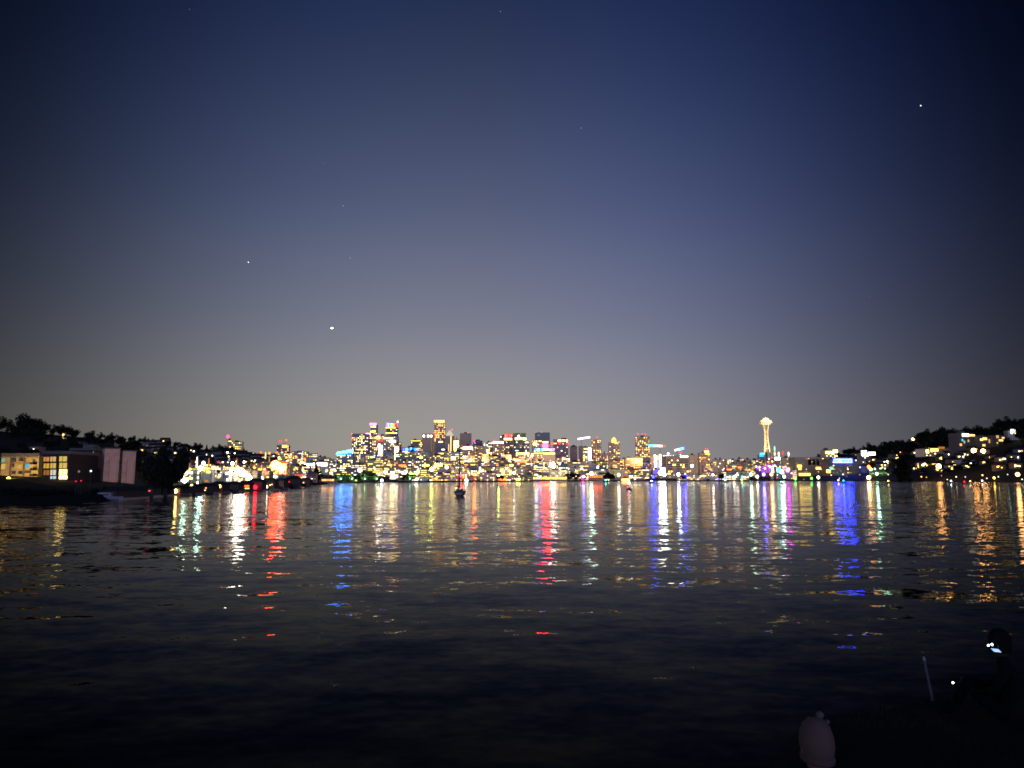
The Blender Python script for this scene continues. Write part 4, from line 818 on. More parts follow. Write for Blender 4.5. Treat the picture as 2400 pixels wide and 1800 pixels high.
# the lights that throw the long streaks; purple, rose-red, deep blue ones are added
BIG = [(433, 1126, 40, 'mint', 24, .75, 'round mint-white lamp at the shore right of the big black tree'),
       (470, 1098, 48, 'mint', 26, .8, 'pale lamp at the foot of the lit mast'),
       (545, 1086, 48, 'white', 6, .7, 'white lamp on a leaning post above the marina'),
       (477, 1085, 48, 'white', 6, .6, 'white lamp on a leaning post beside the orange marquee'),
       (558, 1103, 48, 'white', 20, 1.4, 'tallest white floodlight of the blazing cluster'),
       (566, 1107, 48, 'white', 24, 1.5, 'middle white floodlight of the blazing cluster'),
       (572, 1110, 48, 'white', 14, 1.2, 'lower white floodlight of the blazing cluster'),
       (584, 1120, 60, 'white', 6, 1.3, 'white lamp below the blazing cluster'),
       (600, 1118, 60, 'cool', 5, 1.3, 'bluish white lamp right of the blazing cluster'),
       (611, 1121, 60, 'cool', 4, 1.2, 'second bluish white lamp right of the cluster'),
       (660, 1100, 120, 'white', 4, 1.8, 'white lamp in front of the red-lit hall'),
       (645, 1090, 160, 'ember', 21, 3.0, 'large red-orange lamp of the red-lit hall'),
       (652, 1092, 160, 'ember', 18, 2.7, 'second red-orange lamp of the red-lit hall'),
       (664, 1094, 165, 'orange', 14, 2.0, 'orange lamp at the end of the red-lit hall'),
       (715, 1120, 60, 'cream', 9, 1.6, 'cream lamp on the low quay before the pine'),
       (747, 1108, 120, 'lime', 9, 1.8, 'lime-tinted lamp behind the pine'),
       (843, 1102, 120, 'white', 3, 2.6, 'round white lamp above the lit shore trees'),
       (895, 1126, 14, 'cool', 3, 1.6, 'bluish lamp at the water below the white light column'),
       (904, 1107, 160, 'white', 4, 2.4, 'white lamp right of the white light column'),
       (1012, 1100, 160, 'lime', 15, 2.8, 'lime-yellow lamp left of the sailing boat mast'),
       (1047, 1095, 200, 'white', 4, 2.8, 'white lamp on a roof left of the mast'),
       (1052, 1118, 60, 'warm', 18, 3, 'warm lamp just left of the mast'),
       (1079, 1115, 40, 'rose', 4, 2.2, 'red lamp right behind the mast'),
       (1085, 1117, 40, 'orange', 3, 2.2, 'orange lamp right of the mast'),
       (1093, 1127, 8, 'mint', 4, 2.6, 'big mint-white lamp at the water right of the sailing boat'),
       (1112, 1112, 60, 'orange', 9, 2.2, 'orange-red lamp below the red and violet beacon'),
       (1168, 1115, 60, 'lime', 6, 2, 'lime lamp left of a dark shore tree'),
       (1205, 1108, 120, 'white', 3, 2.4, 'white lamp in the middle of the shore row'),
       (1262, 1120, 30, 'purple', 3, 1.3, 'added purple streak lamp at the shore below the violet band'),
       (1278, 1122, 20, 'rose', 3, 1.6, 'added rose-red streak lamp at the shore below the red disc'),
       (1284, 1120, 20, 'rose', 3, 1.4, 'smaller added rose-red streak lamp at the shore below the red disc'),
       (1296, 1090, 200, 'white', 13, 5.5, 'blazing white lamp right below the cream canopy'),
       (1306, 1118, 30, 'white', 4, 2, 'white lamp at the shore right of the red ones'),
       (1368, 1118, 60, 'violet', 14, 3.0, 'violet lamp at the shore below the crane with the white jib'),
       (1386, 1110, 90, 'mint', 9, 3.2, 'mint lamp at the shore below the white lit fin'),
       (1328, 1121, 20, 'teal', 3, 1.7, 'teal lamp by a dark shore tree'),
       (1366, 1124, 14, 'red', 3, 1.9, 'red lamp at the waterline below the crane'),
       (1450, 1113, 50, 'white', 3, 2.8, 'white lamp left of the red-domed pier pavilion'),
       (1531, 1118, 30, 'deepblue', 12, 2.6, 'added deep blue streak lamp at the shore below the triple-beaconed tower'),
       (1548, 1108, 60, 'white', 9, 4.5, 'white lamp at the shore below the white fins'),
       (1557, 1112, 60, 'cool', 7, 3.5, 'second white lamp at the shore below the white fins'),
       (1590, 1112, 60, 'cool', 8, 3, 'cool lamp before the brown banded block'),
       (1606, 1116, 40, 'deepblue', 14, 3.4, 'added deep blue streak lamp before the brown banded block'),
       (1622, 1092, 150, 'mint', 7, 3.0, 'mint-white lamp right of the brown banded block'),
       (1682, 1122, 20, 'violet', 3, 1.4, 'violet lamp low on the shore'),
       (1671, 1113, 40, 'white', 3, 2.4, 'white lamp on the open shore left of the purple facade'),
       (1720, 1118, 30, 'white', 4, 2.4, 'pinkish white lamp on the quay'),
       (1740, 1118, 30, 'teal', 3, 1.9, 'teal lamp on the quay'),
       (1760, 1112, 50, 'mint', 5, 3.0, 'lime-white lamp before the festival quay'),
       (1775, 1117, 30, 'white', 4, 2.8, 'white lamp on the quay below the violet annex'),
       (1790, 1112, 60, 'violet', 8, 3.2, 'violet-blue lamp below the purple facade'),
       (1808, 1112, 60, 'warm', 5, 3, 'warm lamp right below the purple facade'),
       (1832, 1106, 60, 'cool', 9, 3.6, 'cool blazing lamp below the teal sign'),
       (1846, 1102, 80, 'magenta', 8, 4, 'magenta lamp below the arch'),
       (1838, 1117, 30, 'mint', 4, 2.8, 'mint lamp on the quay below the teal sign'),
       (1864, 1122, 16, 'grass', 3, 2.4, 'bright green lamp at the water by the olive block'),
       (1902, 1121, 20, 'grass', 2, 2.2, 'green lamp at the water right of the entrance lamps'),
       (1918, 1119, 24, 'white', 4, 2.6, 'white lamp at the water below the olive block'),
       (2036, 1094, 100, 'orange', 7, 2.9, 'orange lamp left of the lawn'),
       (2041, 1100, 100, 'yellow', 6, 2.6, 'yellow lamp left of the lawn'),
       (2036, 1119, 16, 'pale', 12, 3.2, 'big warm white lamp at the water left of the lawn'),
       (2055, 1110, 60, 'mint', 6, 2.2, 'mint lamp on the lawn edge'),
       (2200, 1093, 30, 'warm', 14, 3.6, 'warm lamp fixed before the floodlit orange wall'),
       (2282, 1056, 100, 'warm', 16, 3.2, 'warm lamp below the hilltop house'),
       (2304, 1057, 100, 'warm', 12, 3, 'second warm lamp below the hilltop house'),
       (2330, 1120, 20, 'yellow', 4, 1.4, 'yellow lamp right of the grey shed'),
       (2385, 1112, 20, 'warm', 4, 2.6, 'warm lamp before the orange hall')]
for (x, y, off, c, s, r, lab) in BIG:
    lamp(x, y, shoreY(x) + off, c, s * 3.5, r, lab)

for i in range(16):  # fill lamps added to brighten the tower fronts
    x = 800 + i * 57 + U(-14, 14); lamp(x, 1078 + U(-6, 8), 2290 + U(-40, 40), 'warm', 1.5, 2.6, None, 'tall fill lamps added among the city blocks', light=2.2e5, name='fill_lamp', where='between city blocks', what='added tall warm fill lamp')
for i in range(14):  # more added fill, for the block fronts behind the shore
    x = 770 + i * 76 + U(-20, 20); lamp(x, 1100 + U(-3, 4), shoreY(x) + 190, 'pale', 2, 1.8, None, 'fill lamps added behind the shore blocks', light=4e4, name='fill_lamp', where='behind shore blocks', what='added pale fill lamp')
for x in (445, 500, 560, 620, 690):  # weak fill lamps added to lift the marina hall walls
    lamp(x, 1100, shoreY(x) + 60, 'pale', 2, .7, None, 'fill lamps added before the marina halls', light=1e3, name='fill_lamp', where='before the halls', what='pale quay lamp')
for x in (1890, 1925, 2190, 2330):  # fill lamps added in front of the right shore walls
    lamp(x, 1100 if x < 2250 else 1066, 1640 if x < 2250 else 1400, 'pale', 1.5, 1.4, None, 'fill lamps added before the right shore buildings', light=1.2e4, name='forecourt_fill_lamp', where='before the buildings', what='added pale forecourt fill lamp')
# marina: lit halls, masts, marquee, leaning posts
Yh = shoreY(450) + 110
t = building(431, 473, 1097, Yh, 'slate', p=0, yaw=0, deep=14, label='long marina hall with a bright lime-white light band'); onface(t, glow('lime', .65), 'light_panel', 432, 471, 1097.5, 1102)
t = building(410, 428, 1098, Yh + 6, 'slate', p=0, yaw=0, deep=12, label='short marina hall with a pink roof light, next to the big black tree'); onface(t, glow('cream', .6), 'light_panel', 412, 427, 1101, 1106)
Ym = shoreY(512) + 90; g = ground(512, Ym); a0, a1 = at(477, 1107, Ym), at(503, 1095, Ym)
e = empty('marquee', ((a0.x + a1.x) / 2, Ym, g)); tag(e, 'orange glowing marquee tent with a peaked roof above the marina', 'marquee'); ww = a1.x - a0.x; hh = a0.z - g
for i in range(3):
    xa = -ww / 2 + ww * i / 3; m = MB(); q = ww / 3
    m.v = [(xa, -3, hh), (xa + q, -3, hh), (xa + q, 3, hh), (xa, 3, hh), (xa + q / 2, 0, a1.z - g)]; m.f = [(0, 1, 4), (1, 2, 4), (2, 3, 4), (3, 0, 4), (3, 2, 1, 0)]; m.build('roof', glow('amber', 1.4), e)
m = MB()
for i in range(4): m.tube((-ww / 2 + ww * i / 3, -3, 0), (-ww / 2 + ww * i / 3, -3, hh), .1)
m.build('pole_frame', mat('steel', (.3, .3, .32), .5), e); MB().box(-ww / 2, ww / 2, 2.6, 2.8, 0, hh).build('back_wall', glow('amber', .9), e)
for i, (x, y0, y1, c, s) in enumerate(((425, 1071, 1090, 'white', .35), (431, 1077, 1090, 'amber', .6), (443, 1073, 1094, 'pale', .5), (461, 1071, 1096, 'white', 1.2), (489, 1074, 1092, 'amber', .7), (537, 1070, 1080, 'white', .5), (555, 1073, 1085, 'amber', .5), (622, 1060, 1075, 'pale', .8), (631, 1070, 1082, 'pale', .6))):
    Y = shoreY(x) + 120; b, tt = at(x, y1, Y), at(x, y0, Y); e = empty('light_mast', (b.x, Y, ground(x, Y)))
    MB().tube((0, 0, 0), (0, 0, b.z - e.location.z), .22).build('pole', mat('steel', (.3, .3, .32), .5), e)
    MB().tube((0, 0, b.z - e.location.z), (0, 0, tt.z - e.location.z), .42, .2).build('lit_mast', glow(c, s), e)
    later(e, 'thin floodlit mast', x, 'above marina', 'light mast', 'thin floodlit masts above the marina')
for (x0, y0, x1, y1, lab) in ((470, 1098, 476.5, 1087, 'leaning pale post under the lamp beside the marquee'), (533, 1107, 545, 1088, 'leaning pale post under the lamp right of the marquee')):
    Y = shoreY(x0) + 128; a, b = at(x0, y0, Y), at(x1, y1, Y); o = MB().tube((0, 0, -(a.z - ground(x0, Y))), (0, 0, 0), .3).tube((0, 0, 0), tuple(b - a), .4, .3).build('leaning_post', glow('mint', .5), None, a); tag(o, lab, 'post')
# the red-lit hall
t = building(640, 672, 1086, shoreY(655) + 190, 'brown', p=.5, pal='orange', label='hall washed in red and orange light on the slope', roof=False)
wd, dp, H, px_, *_ = e_info[t.name]; MB().lathe([(wd * .5, 0), (wd * .42, 2.6 * px_), (wd * .2, 4.4 * px_), (.3, 5 * px_)], 16).build('roof', glow('orange', .9), t, (0, 0, H), True)

# ------------------------------------------------------------------ boats and dark docks along the left shore
hull_m = mat('dark_hull', (.05, .05, .06), .4); white_hull = mat('white_hull', (.35, .35, .38), .35)
def hull_mesh(Lb, B, D, sheer=.25, n=10):
    mb = MB(); rows = []
    for i in range(n + 1):
        t = i / n; w = B / 2 * (1 - max(0, (t - .45) / .55) ** 2.2) * (.82 + .18 * min(1, t * 4)); z = D * (1 + sheer * t * t)
        x = Lb * (t - .5); rows.append([(x, -w, z), (x, -w * .88, z * .45), (x, -w * .3, -.25), (x, w * .3, -.25), (x, w * .88, z * .45), (x, w, z)])
    for r in rows: mb.v += r
    for i in range(n):
        for j in range(5): a = i * 6 + j; mb.f.append((a, a + 1, a + 7, a + 6))
        mb.f.append((i * 6, i * 6 + 6, i * 6 + 11, i * 6 + 5))
    mb.f.append((5, 4, 3, 2, 1, 0)); return mb
def motorboat(px, py, Y, Lb, rz, m, label, group=None, cover=False, lightc=None):
    p = at(px, py, Y); e = empty('motorboat', (p.x, Y, 0), rz); tag(e, label, 'boat', group)
    hull_mesh(Lb, Lb * .3, Lb * .11).build('hull', m, e)
    z = Lb * .11
    MB().hexa([(-Lb * .28, -Lb * .11, z), (Lb * .18, -Lb * .1, z), (Lb * .18, Lb * .1, z), (-Lb * .28, Lb * .11, z), (-Lb * .25, -Lb * .09, z + Lb * .1), (Lb * .08, -Lb * .08, z + Lb * .1), (Lb * .08, Lb * .08, z + Lb * .1), (-Lb * .25, Lb * .09, z + Lb * .1)]).build('cabin', m, e)
    MB().box(-Lb * .24, Lb * .1, -Lb * .102, Lb * .102, z + Lb * .035, z + Lb * .065).build('cabin_window', dk, e)
    return e
motorboat(240, 1168, 172, 8.6, pi, white_hull, 'low pale motorboat moored broadside below the silos')
motorboat(227, 1158, 185, 5.6, pi, white_hull, 'smaller pale motorboat moored behind the low one')
def houseboat(px, Y, wpx, hpx, win, label, group='dark houseboats along the left shore', hip=False):
    s1 = Y / F; p = at(px, 1122, Y); wd = wpx * s1; hh = hpx * s1; e = empty('houseboat', (p.x, Y, .0), U(-.1, .1))
    MB().box(-wd / 2 - .5, wd / 2 + .5, -3.5, 3.5, -.3, .5).build('float', hull_m, e)
    MB().box(-wd / 2, wd / 2, -3, 3, .5, .5 + hh).build('wall', mat('houseboat_wall', (.07, .045, .04), .8), e)
    r = MB(); z = .5 + hh
    r.v = [(-wd / 2 - .4, -3.4, z), (wd / 2 + .4, -3.4, z), (wd / 2 + .4, 3.4, z), (-wd / 2 - .4, 3.4, z), (-wd / 2 * .5, 0, z + hh * .45), (wd / 2 * .5, 0, z + hh * .45)]; r.f = [(0, 1, 5, 4), (2, 3, 4, 5), (1, 2, 5), (3, 0, 4), (3, 2, 1, 0)]
    r.build('roof', mat('roof_dark', (.03, .03, .035), .9), e)
    for k in range(win):
        c, s = random.choice([('warm', 1.2), ('pale', 1.2), ('orange', 1.2), ('red', 1.2), ('cream', 1.6)])
        part_box('window', glow(c, s), e, U(-.42, .42) * wd, -3.1, .5 + hh * U(.3, .7), 2.3 * s1, .2, 1.9 * s1)
    later(e, 'dark houseboat', px, 'on the left shore', 'houseboat', group)
x = 255
while x < 705:
    wpx = U(24, 44); Y = shoreY(x + wpx / 2) + 1 + U(0, 3); houseboat(x + wpx / 2, Y, wpx, U(12, 19) if x > 380 else U(14, 22), random.choice([1, 2, 3]), None); x += wpx * U(.8, 1.0)
for x in (40, 85, 130, 175, 20, 60, 110, 150, 195):
    Y = shoreY(x) + U(4, 26); tree('bush', x, None, 1134 + U(-3, 6), Y, 1.7, None, 'dark bushes on the near left bank', 'on the dark bank', 'black bush')
for x in (215, 250, 285, 330, 350): tree('bush', x, None, 1130 + U(-3, 5), shoreY(x) + 12, 1.5, None, 'dark bushes on the near left bank', 'on the dark bank', 'black bush')
for (x, y, c, s, r, lab) in ((307, 1152, 'cool', 9, .42, 'round bluish white lamp at the water right of the pale motorboats'), (401, 1155, 'rose', 45, .36, 'red lamp at the water before the big black tree'), (398, 1147, 'red', 12, .3, 'smaller red lamp above the water before the big black tree'), (411, 1151, 'cream', 16, .6, 'cream lamp right of the red water lamp'),
                          (384, 1150, 'rose', 6, .32, 'faint pink lamp left of the red water lamp'), (491, 1152, 'red', 50, .36, 'first of three red lamps on the boat dock'), (507, 1151, 'red', 34, .33, 'middle one of three red lamps on the boat dock'), (518, 1149, 'red', 40, .36, 'last of three red lamps on the boat dock'),
                          (493, 1141, 'cream', 8, .7, 'cream lamp above the first red dock lamp'), (506, 1142, 'orange', 6, .6, 'orange lamp above the middle red dock lamp'), (515, 1140, 'cream', 8, .6, 'cream lamp above the last red dock lamp'), (528, 1141, 'cream', 6, .5, 'cream lamp right of the red dock lamps'), (449, 1138, 'cream', 6, .45, 'small cream lamp left of the red dock lamps'),
                          (598, 1142, 'red', 10, .8, 'red lamp right of the striped neon boat'), (606, 1141, 'cream', 7, .6, 'cream lamp right of the striped neon boat'), (623, 1141, 'white', 12, .8, 'white lamp at the water on the dark shore'), (642, 1136, 'yellow', 9, .9, 'yellow lamp at the water below the red-lit hall'), (663, 1139, 'blue', 30, .75, 'blue lamp at the water near the end of the dark shore'), (660, 1133, 'purple', 4, .7, 'purple lamp above the blue water lamp'),
                          (178, 1128, 'rose', 1.2, .16, 'left pink lamp in the dark below the apartments'), (190, 1127, 'rose', 1.2, .16, 'right pink lamp in the dark below the apartments'), (213, 1104, 'cool', 2, .22, 'small bluish lamp left of the silos'), (185, 1105, 'white', .2, .25, 'faint grey lamp left of the silos')):
    Y = shoreY(x) + (0.5 if y > 1130 else 8); lamp(x, y, Y, c, s, r, lab, gz=-.2 if y > 1130 else None)
Yn = shoreY(570) - 1; p = at(569, 1122, Yn); s1 = Yn / F; e = empty('houseboat', (p.x, Yn, 0)); tag(e, 'long boat with one neon stripe in violet and red above a cream one', 'boat')
hull_mesh(42 * s1, 5, 1.2).build('hull', hull_m, e); MB().box(-19 * s1, 19 * s1, -1.6, 1.6, 1, 18 * s1).build('cabin', mat('houseboat_wall', (.07, .045, .04), .8), e)
za, zb = at(569, 1139, Yn).z, at(569, 1144.5, Yn).z
for i, (c, s) in enumerate((('purple', 1.6), ('pink', 1.4), ('violet', 1.8), ('rose', 1.6), ('orange', 1.4), ('orange', 1.6))): part_box('neon_stripe', glow(c, s), e, (-16.5 + i * 6.5) * s1, -1.8, za, 6 * s1, .2, 3 * s1)
for i in range(8): part_box('window', glow('warm', 1.3), e, (-18 + i * 5.1) * s1, -1.8, zb, 3.8 * s1, .2, 2.4 * s1)
# pavilion with dome
Yp = shoreY(1466) + 3; s1 = Yp / F; p = at(1466, 1122, Yp); e = empty('pavilion', (p.x, Yp, 0)); tag(e, 'round pier pavilion glowing orange under a red dome', 'pavilion')
MB().lathe([(9.5 * s1, 0), (10.5 * s1, 3 * s1), (8 * s1, 6.2 * s1)], 20).build('wall', glow('warm', 1.5), e); MB().lathe([(8.6 * s1, 6.3 * s1), (7.8 * s1, 8 * s1), (5 * s1, 10.5 * s1), (.5, 12 * s1)], 20).build('roof', glow('red', .45), e, None, True); MB().lathe([(4.5 * s1, 8.9 * s1), (4.6 * s1, 10.4 * s1)], 16).build('dormer', glow('warm', 1.6), e)

# long low pier sheds
for (x0, x1, yt, c, s, lab) in ((753, 785, 1122, 'warm', 1.2, 'low restaurant barge with warm windows left of the lit trees'), (1237, 1330, 1117, 'yellow', 1.4, 'long pier building with bright yellow windows below the red disc'), (1380, 1414, 1113, 'orange', 1.3, 'orange-windowed pier building below the domed tower')):
    Y = shoreY((x0 + x1) / 2) + 4; t = building(x0, x1, yt, Y, 'brown', p=0, yaw=0, deep=12, roof=False, label=lab, zbase=-.2); n = int((x1 - x0) / 5.5)
    for i in range(n): xx = x0 + 2 + i * (x1 - x0 - 3) / n; onface(t, glow(c, s * U(.6, 1.4)), 'window', xx, xx + 3.6, yt + 1.5, min(yt + 6, 1126.5), .2, .3)

# sailing boat, seen from astern
Yb = EYE * F / (1162.5 - 1122); pb = at(1077.5, 1122, Yb); s1 = Yb / F
e = empty('sailing_boat', (pb.x, Yb + 4, 0), radians(90) - .06); tag(e, 'dark sailing boat with a bare tall mast, seen from astern', 'sailing boat')
hull_mesh(9, 27 * s1, 1.45, .18, 12).build('hull', mat('navy_hull', (.03, .03, .035), .35), e)
MB().box(-4.53, -4.47, -.95, .95, .55, 1.0).build('transom_panel', mat('grey_panel', (.22, .22, .22), .5), e)
MB().hexa([(-2.4, -1.05, 1.4), (2.2, -.8, 1.5), (2.2, .8, 1.5), (-2.4, 1.05, 1.4), (-2.2, -.8, 2.15), (1.6, -.55, 2.0), (1.6, .55, 2.0), (-2.2, .8, 2.15)]).build('cabin', mat('navy_hull', (.03, .03, .035), .35), e)
mt = at(1074, 1056, Yb).z; my = (1077.5 - 1074) * s1 + .0
MB().tube((.6, my, 1.2), (.6, my, mt), .25, .2, 10).build('mast', mat('mast_dark', (.05, .035, .035), .4), e)
MB().tube((.6, my, 2.7), (-3.4, my, 2.6), .07, .06, 8).build('boom', mat('mast_dark', (.05, .035, .035), .4), e)
bl = MB()
for i in range(8): bl.tube((.4 - i * .48, my, 2.85 + .05 * sin(i * 2)), (.4 - (i + 1) * .48, my, 2.85 + .05 * sin((i + 1) * 2)), .2, .19, 8)
bl.build('furled_sail', mat('sail_cover', (.04, .04, .07), .8), e)
for sgn_ in (-1, 1):
    MB().tube((.5, my + sgn_ * 1.6, 1.5), (.6, my, mt * .93), .018, n=4).build('shroud', mat('steel', (.3, .3, .32), .5), e)
MB().tube((4.3, 0, 1.7), (.6, my, mt * .97), .10, n=4).build('forestay', mat('steel', (.3, .3, .32), .5), e); MB().tube((-4.4, 0, 1.4), (.6, my, mt), .02, n=4).build('backstay', mat('steel', (.3, .3, .32), .5), e)
MB().lathe([(.05, -.16), (.17, -.06), (.17, .06), (.05, .16)], 8).build('cabin_lamp', glow('pale', 5, True), e, (-1.6, (1077.5 - 1068.5) * s1, 2.35)); MB().box(-2.6, -2.45, (1077.5 - 1081) * s1, (1077.5 - 1077) * s1, 1.9, 2.3).build('companionway', glow('cool', .5), e)

# ------------------------------------------------------------------ people (skin-grown bodies)
def body(name, joints, edges, mat_, parent, sub=2):
    me = bpy.data.meshes.new(name); me.from_pydata([j[:3] for j in joints], edges, []); me.update()
    o = link(name, me, parent); sk = o.modifiers.new('skin', 'SKIN'); sk.use_smooth_shade = True
    for v, j in zip(me.skin_vertices[0].data, joints): v.radius = (j[3], j[4] if len(j) > 4 else j[3])
    me.skin_vertices[0].data[0].use_root = True
    su = o.modifiers.new('sub', 'SUBSURF'); su.levels = sub; su.render_levels = sub
    dg = bpy.context.evaluated_depsgraph_get(); ev = o.evaluated_get(dg); nm = bpy.data.meshes.new_from_object(ev); o.modifiers.clear(); o.data = nm
    nm.materials.clear(); nm.materials.append(mat_)
    for p in nm.polygons: p.use_smooth = True
    return o
skin_m = mat('skin', (.32, .19, .14), .6, noise=.08, scale=8)
def seated_person(loc, rz, label, cloth, hat=None, pom=None, skin_m=skin_m):
    return seated_person_(loc, rz, label, cloth, hat, pom, skin_m)
def seated_person_(loc, rz, label, cloth, hat=None, pom=None, skin_m=None):
    """sits on the ground, facing local -Y is behind: faces +Y, knees up"""
    e = empty('person', loc, rz); tag(e, label, 'person')
    J = [(0, 0, .12, .15, .12), (0, -.02, .28, .14, .11), (0, -.03, .46, .16, .12), (0, -.01, .56, .13, .09), (0, .01, .66, .055), (0, .02, .73, .06),   # 0..5 pelvis, waist, chest, shoulders, neck, head base
         (-.17, -.01, .56, .055), (-.27, .08, .36, .045), (-.16, .30, .34, .035), (.17, -.01, .56, .055), (.27, .08, .36, .045), (.16, .30, .34, .035),      # arms
         (-.10, .06, .11, .09), (-.14, .38, .40, .065), (-.12, .52, .06, .045), (-.12, .68, .04, .035), (.10, .06, .11, .09), (.14, .38, .40, .065), (.12, .52, .06, .045), (.12, .68, .04, .035)]
    E = [(0, 1), (1, 2), (2, 3), (3, 4), (4, 5), (3, 6), (6, 7), (7, 8), (3, 9), (9, 10), (10, 11), (0, 12), (12, 13), (13, 14), (14, 15), (0, 16), (16, 17), (17, 18), (18, 19)]
    body('body', J, E, cloth, e)
    hd = MB().lathe([(.03, -.125), (.055, -.10), (.072, -.05), (.078, 0), (.078, .04), (.062, .09), (.02, .115)], 18).build('head', skin_m, e, (0, .03, .82), True)
    hd.scale = (1, 1.22, 1)
    nose = MB().lathe([(.004, -.02), (.012, 0), (.006, .025)], 8).build('nose', skin_m, hd, (0, .078, 0), True)
    for sx_ in (-1, 1): MB().lathe([(.004, -.03), (.016, -.01), (.018, .012), (.004, .03)], 8).build('ear', skin_m, hd, (sx_ * .079, 0, 0), True)
    hands = []
    for sx_ in (-1, 1):
        h = empty('hand', (0, 0, 0)); h.parent = None; bpy.data.objects.remove(h)
        base_ = Vector((sx_ * .16, .31, .34)); pj = [(base_.x, base_.y, base_.z, .022, .03), (base_.x - sx_ * .02, base_.y + .05, base_.z + .01, .016, .034), (base_.x - sx_ * .03, base_.y + .085, base_.z + .015, .013, .034)]; pe = [(0, 1), (1, 2)]
        for q in range(4):
            o_ = -.027 + q * .018; ln = (.028, .034, .032, .024)[q]; k0 = len(pj)
            pj += [(base_.x - sx_ * .035, base_.y + .10, base_.z + .02 + o_, .008), (base_.x - sx_ * .05, base_.y + .10 + ln, base_.z + .02 + o_, .0075), (base_.x - sx_ * .075, base_.y + .10 + ln * 1.2, base_.z + .015 + o_, .007)]
            pe += [(2, k0), (k0, k0 + 1), (k0 + 1, k0 + 2)]
        k0 = len(pj); pj += [(base_.x - sx_ * .01, base_.y + .045, base_.z + .05, .009), (base_.x - sx_ * .03, base_.y + .08, base_.z + .065, .008)]; pe += [(1, k0), (k0, k0 + 1)]
        body('hand', pj, pe, skin_m, e, 1)
    if hat:
        MB().lathe([(.080, -.07), (.092, -.04), (.099, .01), (.095, .06), (.078, .11), (.050, .142), (.015, .155)], 20).build('beanie', hat, e, (0, .022, .845), True).scale = (1, 1.2, 1.08)
        rb = MB().lathe([(.088, -.02), (.0955, -.012), (.0965, .015), (.094, .02)], 20).build('hat_brim', hat, e, (0, .022, .775), True); rb.scale = (1, 1.2, 1)
        if pom:
            for (x_, y_, z_, r_) in ((.022, .01, 1.025, .026), (.074, .02, .98, .017)): MB().lathe([(r_ * .3, -r_), (r_, 0), (r_ * .8, r_ * .6), (r_ * .2, r_)], 10).build('bobble', pom, e, (x_, y_, z_), True)
    return e

# foreground bank the photographer stands on
def bank_z(x, y):
    if y < 3: return 3.4
    z = 3.4 - (y - 3) * .30 if y < 5.5 else 2.65 - (y - 5.5) * .1
    return z + .04 * sin(x * 1.7 + y) + .03 * sin(y * 2.9 - x * .8)
def edge_x(y):          # left edge of the bank at this depth
    return lerp([(-20, -40), (2.8, -6), (4.2, .6), (6, 1.6), (8, 3.0), (9.6, 4.6), (10.4, 7), (10.9, 30)], y)
bm_ = MB(); ys_ = [-20, -6, 0, 2, 3, 4, 4.6, 5.2, 6, 6.8, 7.6, 8.4, 9, 9.6, 10.0, 10.4, 10.7]
NX = 26
for y in ys_:
    ex = edge_x(y)
    bm_.v.append((ex - 1.6, y + .5, -.8)); bm_.v.append((ex - .35, y + .1, bank_z(ex, y) - .5))
    for i in range(NX): xx = ex + (40 - ex) * (i / (NX - 1)) ** 2; bm_.v.append((xx, y, bank_z(xx, y) - (.12 if i == 0 else 0)))
rw = NX + 2
b = len(bm_.v)
for i in range(rw): x_, y_, z_ = bm_.v[(len(ys_) - 1) * rw + i]; bm_.v.append((x_, y_ + 2.2, -.8))
for j in range(len(ys_)):
    for i in range(rw - 1): a = j * rw + i; bm_.f.append((a, a + 1, a + 1 + rw, a + rw))
tag(bm_.build('ground', mat('bank_soil', (.006, .007, .005), .98, noise=.5, scale=3), None, None, True), kind='structure')
# grass on the bank, short blades
rd = random.Random(5); gm = MB()
for _ in range(9000):
    y = rd.uniform(3.2, 10.3); ex = edge_x(y); x = ex + (rd.random() ** 1.3) * 9; z = bank_z(x, y); a = rd.uniform(0, pi); w_ = .006; h = rd.uniform(.04, .12); i = len(gm.v)
    gm.v += [(x - w_ * cos(a), y - w_ * sin(a), z - .02), (x + w_ * cos(a), y + w_ * sin(a), z - .02), (x + rd.uniform(-.03, .03), y + rd.uniform(-.03, .03), z + h)]; gm.f.append((i, i + 1, i + 2))
tag(gm.build('grass', leaf_mat('night_grass', (.005, .007, .003), (.011, .014, .007))), 'short dark grass on the bank', 'grass', kind='stuff')
ph = at(1919, 1745, 4.75)
seated_person((ph.x, 4.75, ph.z - .86), .15, 'person sitting on the dark bank, seen from behind, in a dusky pink beanie', mat('beige_jacket', (.10, .085, .06), .9, scale=6), mat('pink_knit', (.115, .066, .060), .95, noise=.12, scale=40), mat('grey_knit', (.085, .09, .09), .95, scale=40))
pp = at(2352, 1545, 8.6); gz2 = bank_z(pp.x, 8.6)
p2 = seated_person((pp.x, 8.6, gz2 - .02), .9, 'person in black sitting in the dark, holding up a lit phone', mat('black_cloth', (.006, .006, .007), .95), mat('black_knit', (.006, .006, .006), .95), None, mat('shaded_skin', (.06, .035, .025), .6, scale=8))  # skin colour darkened to carry the shade on this figure
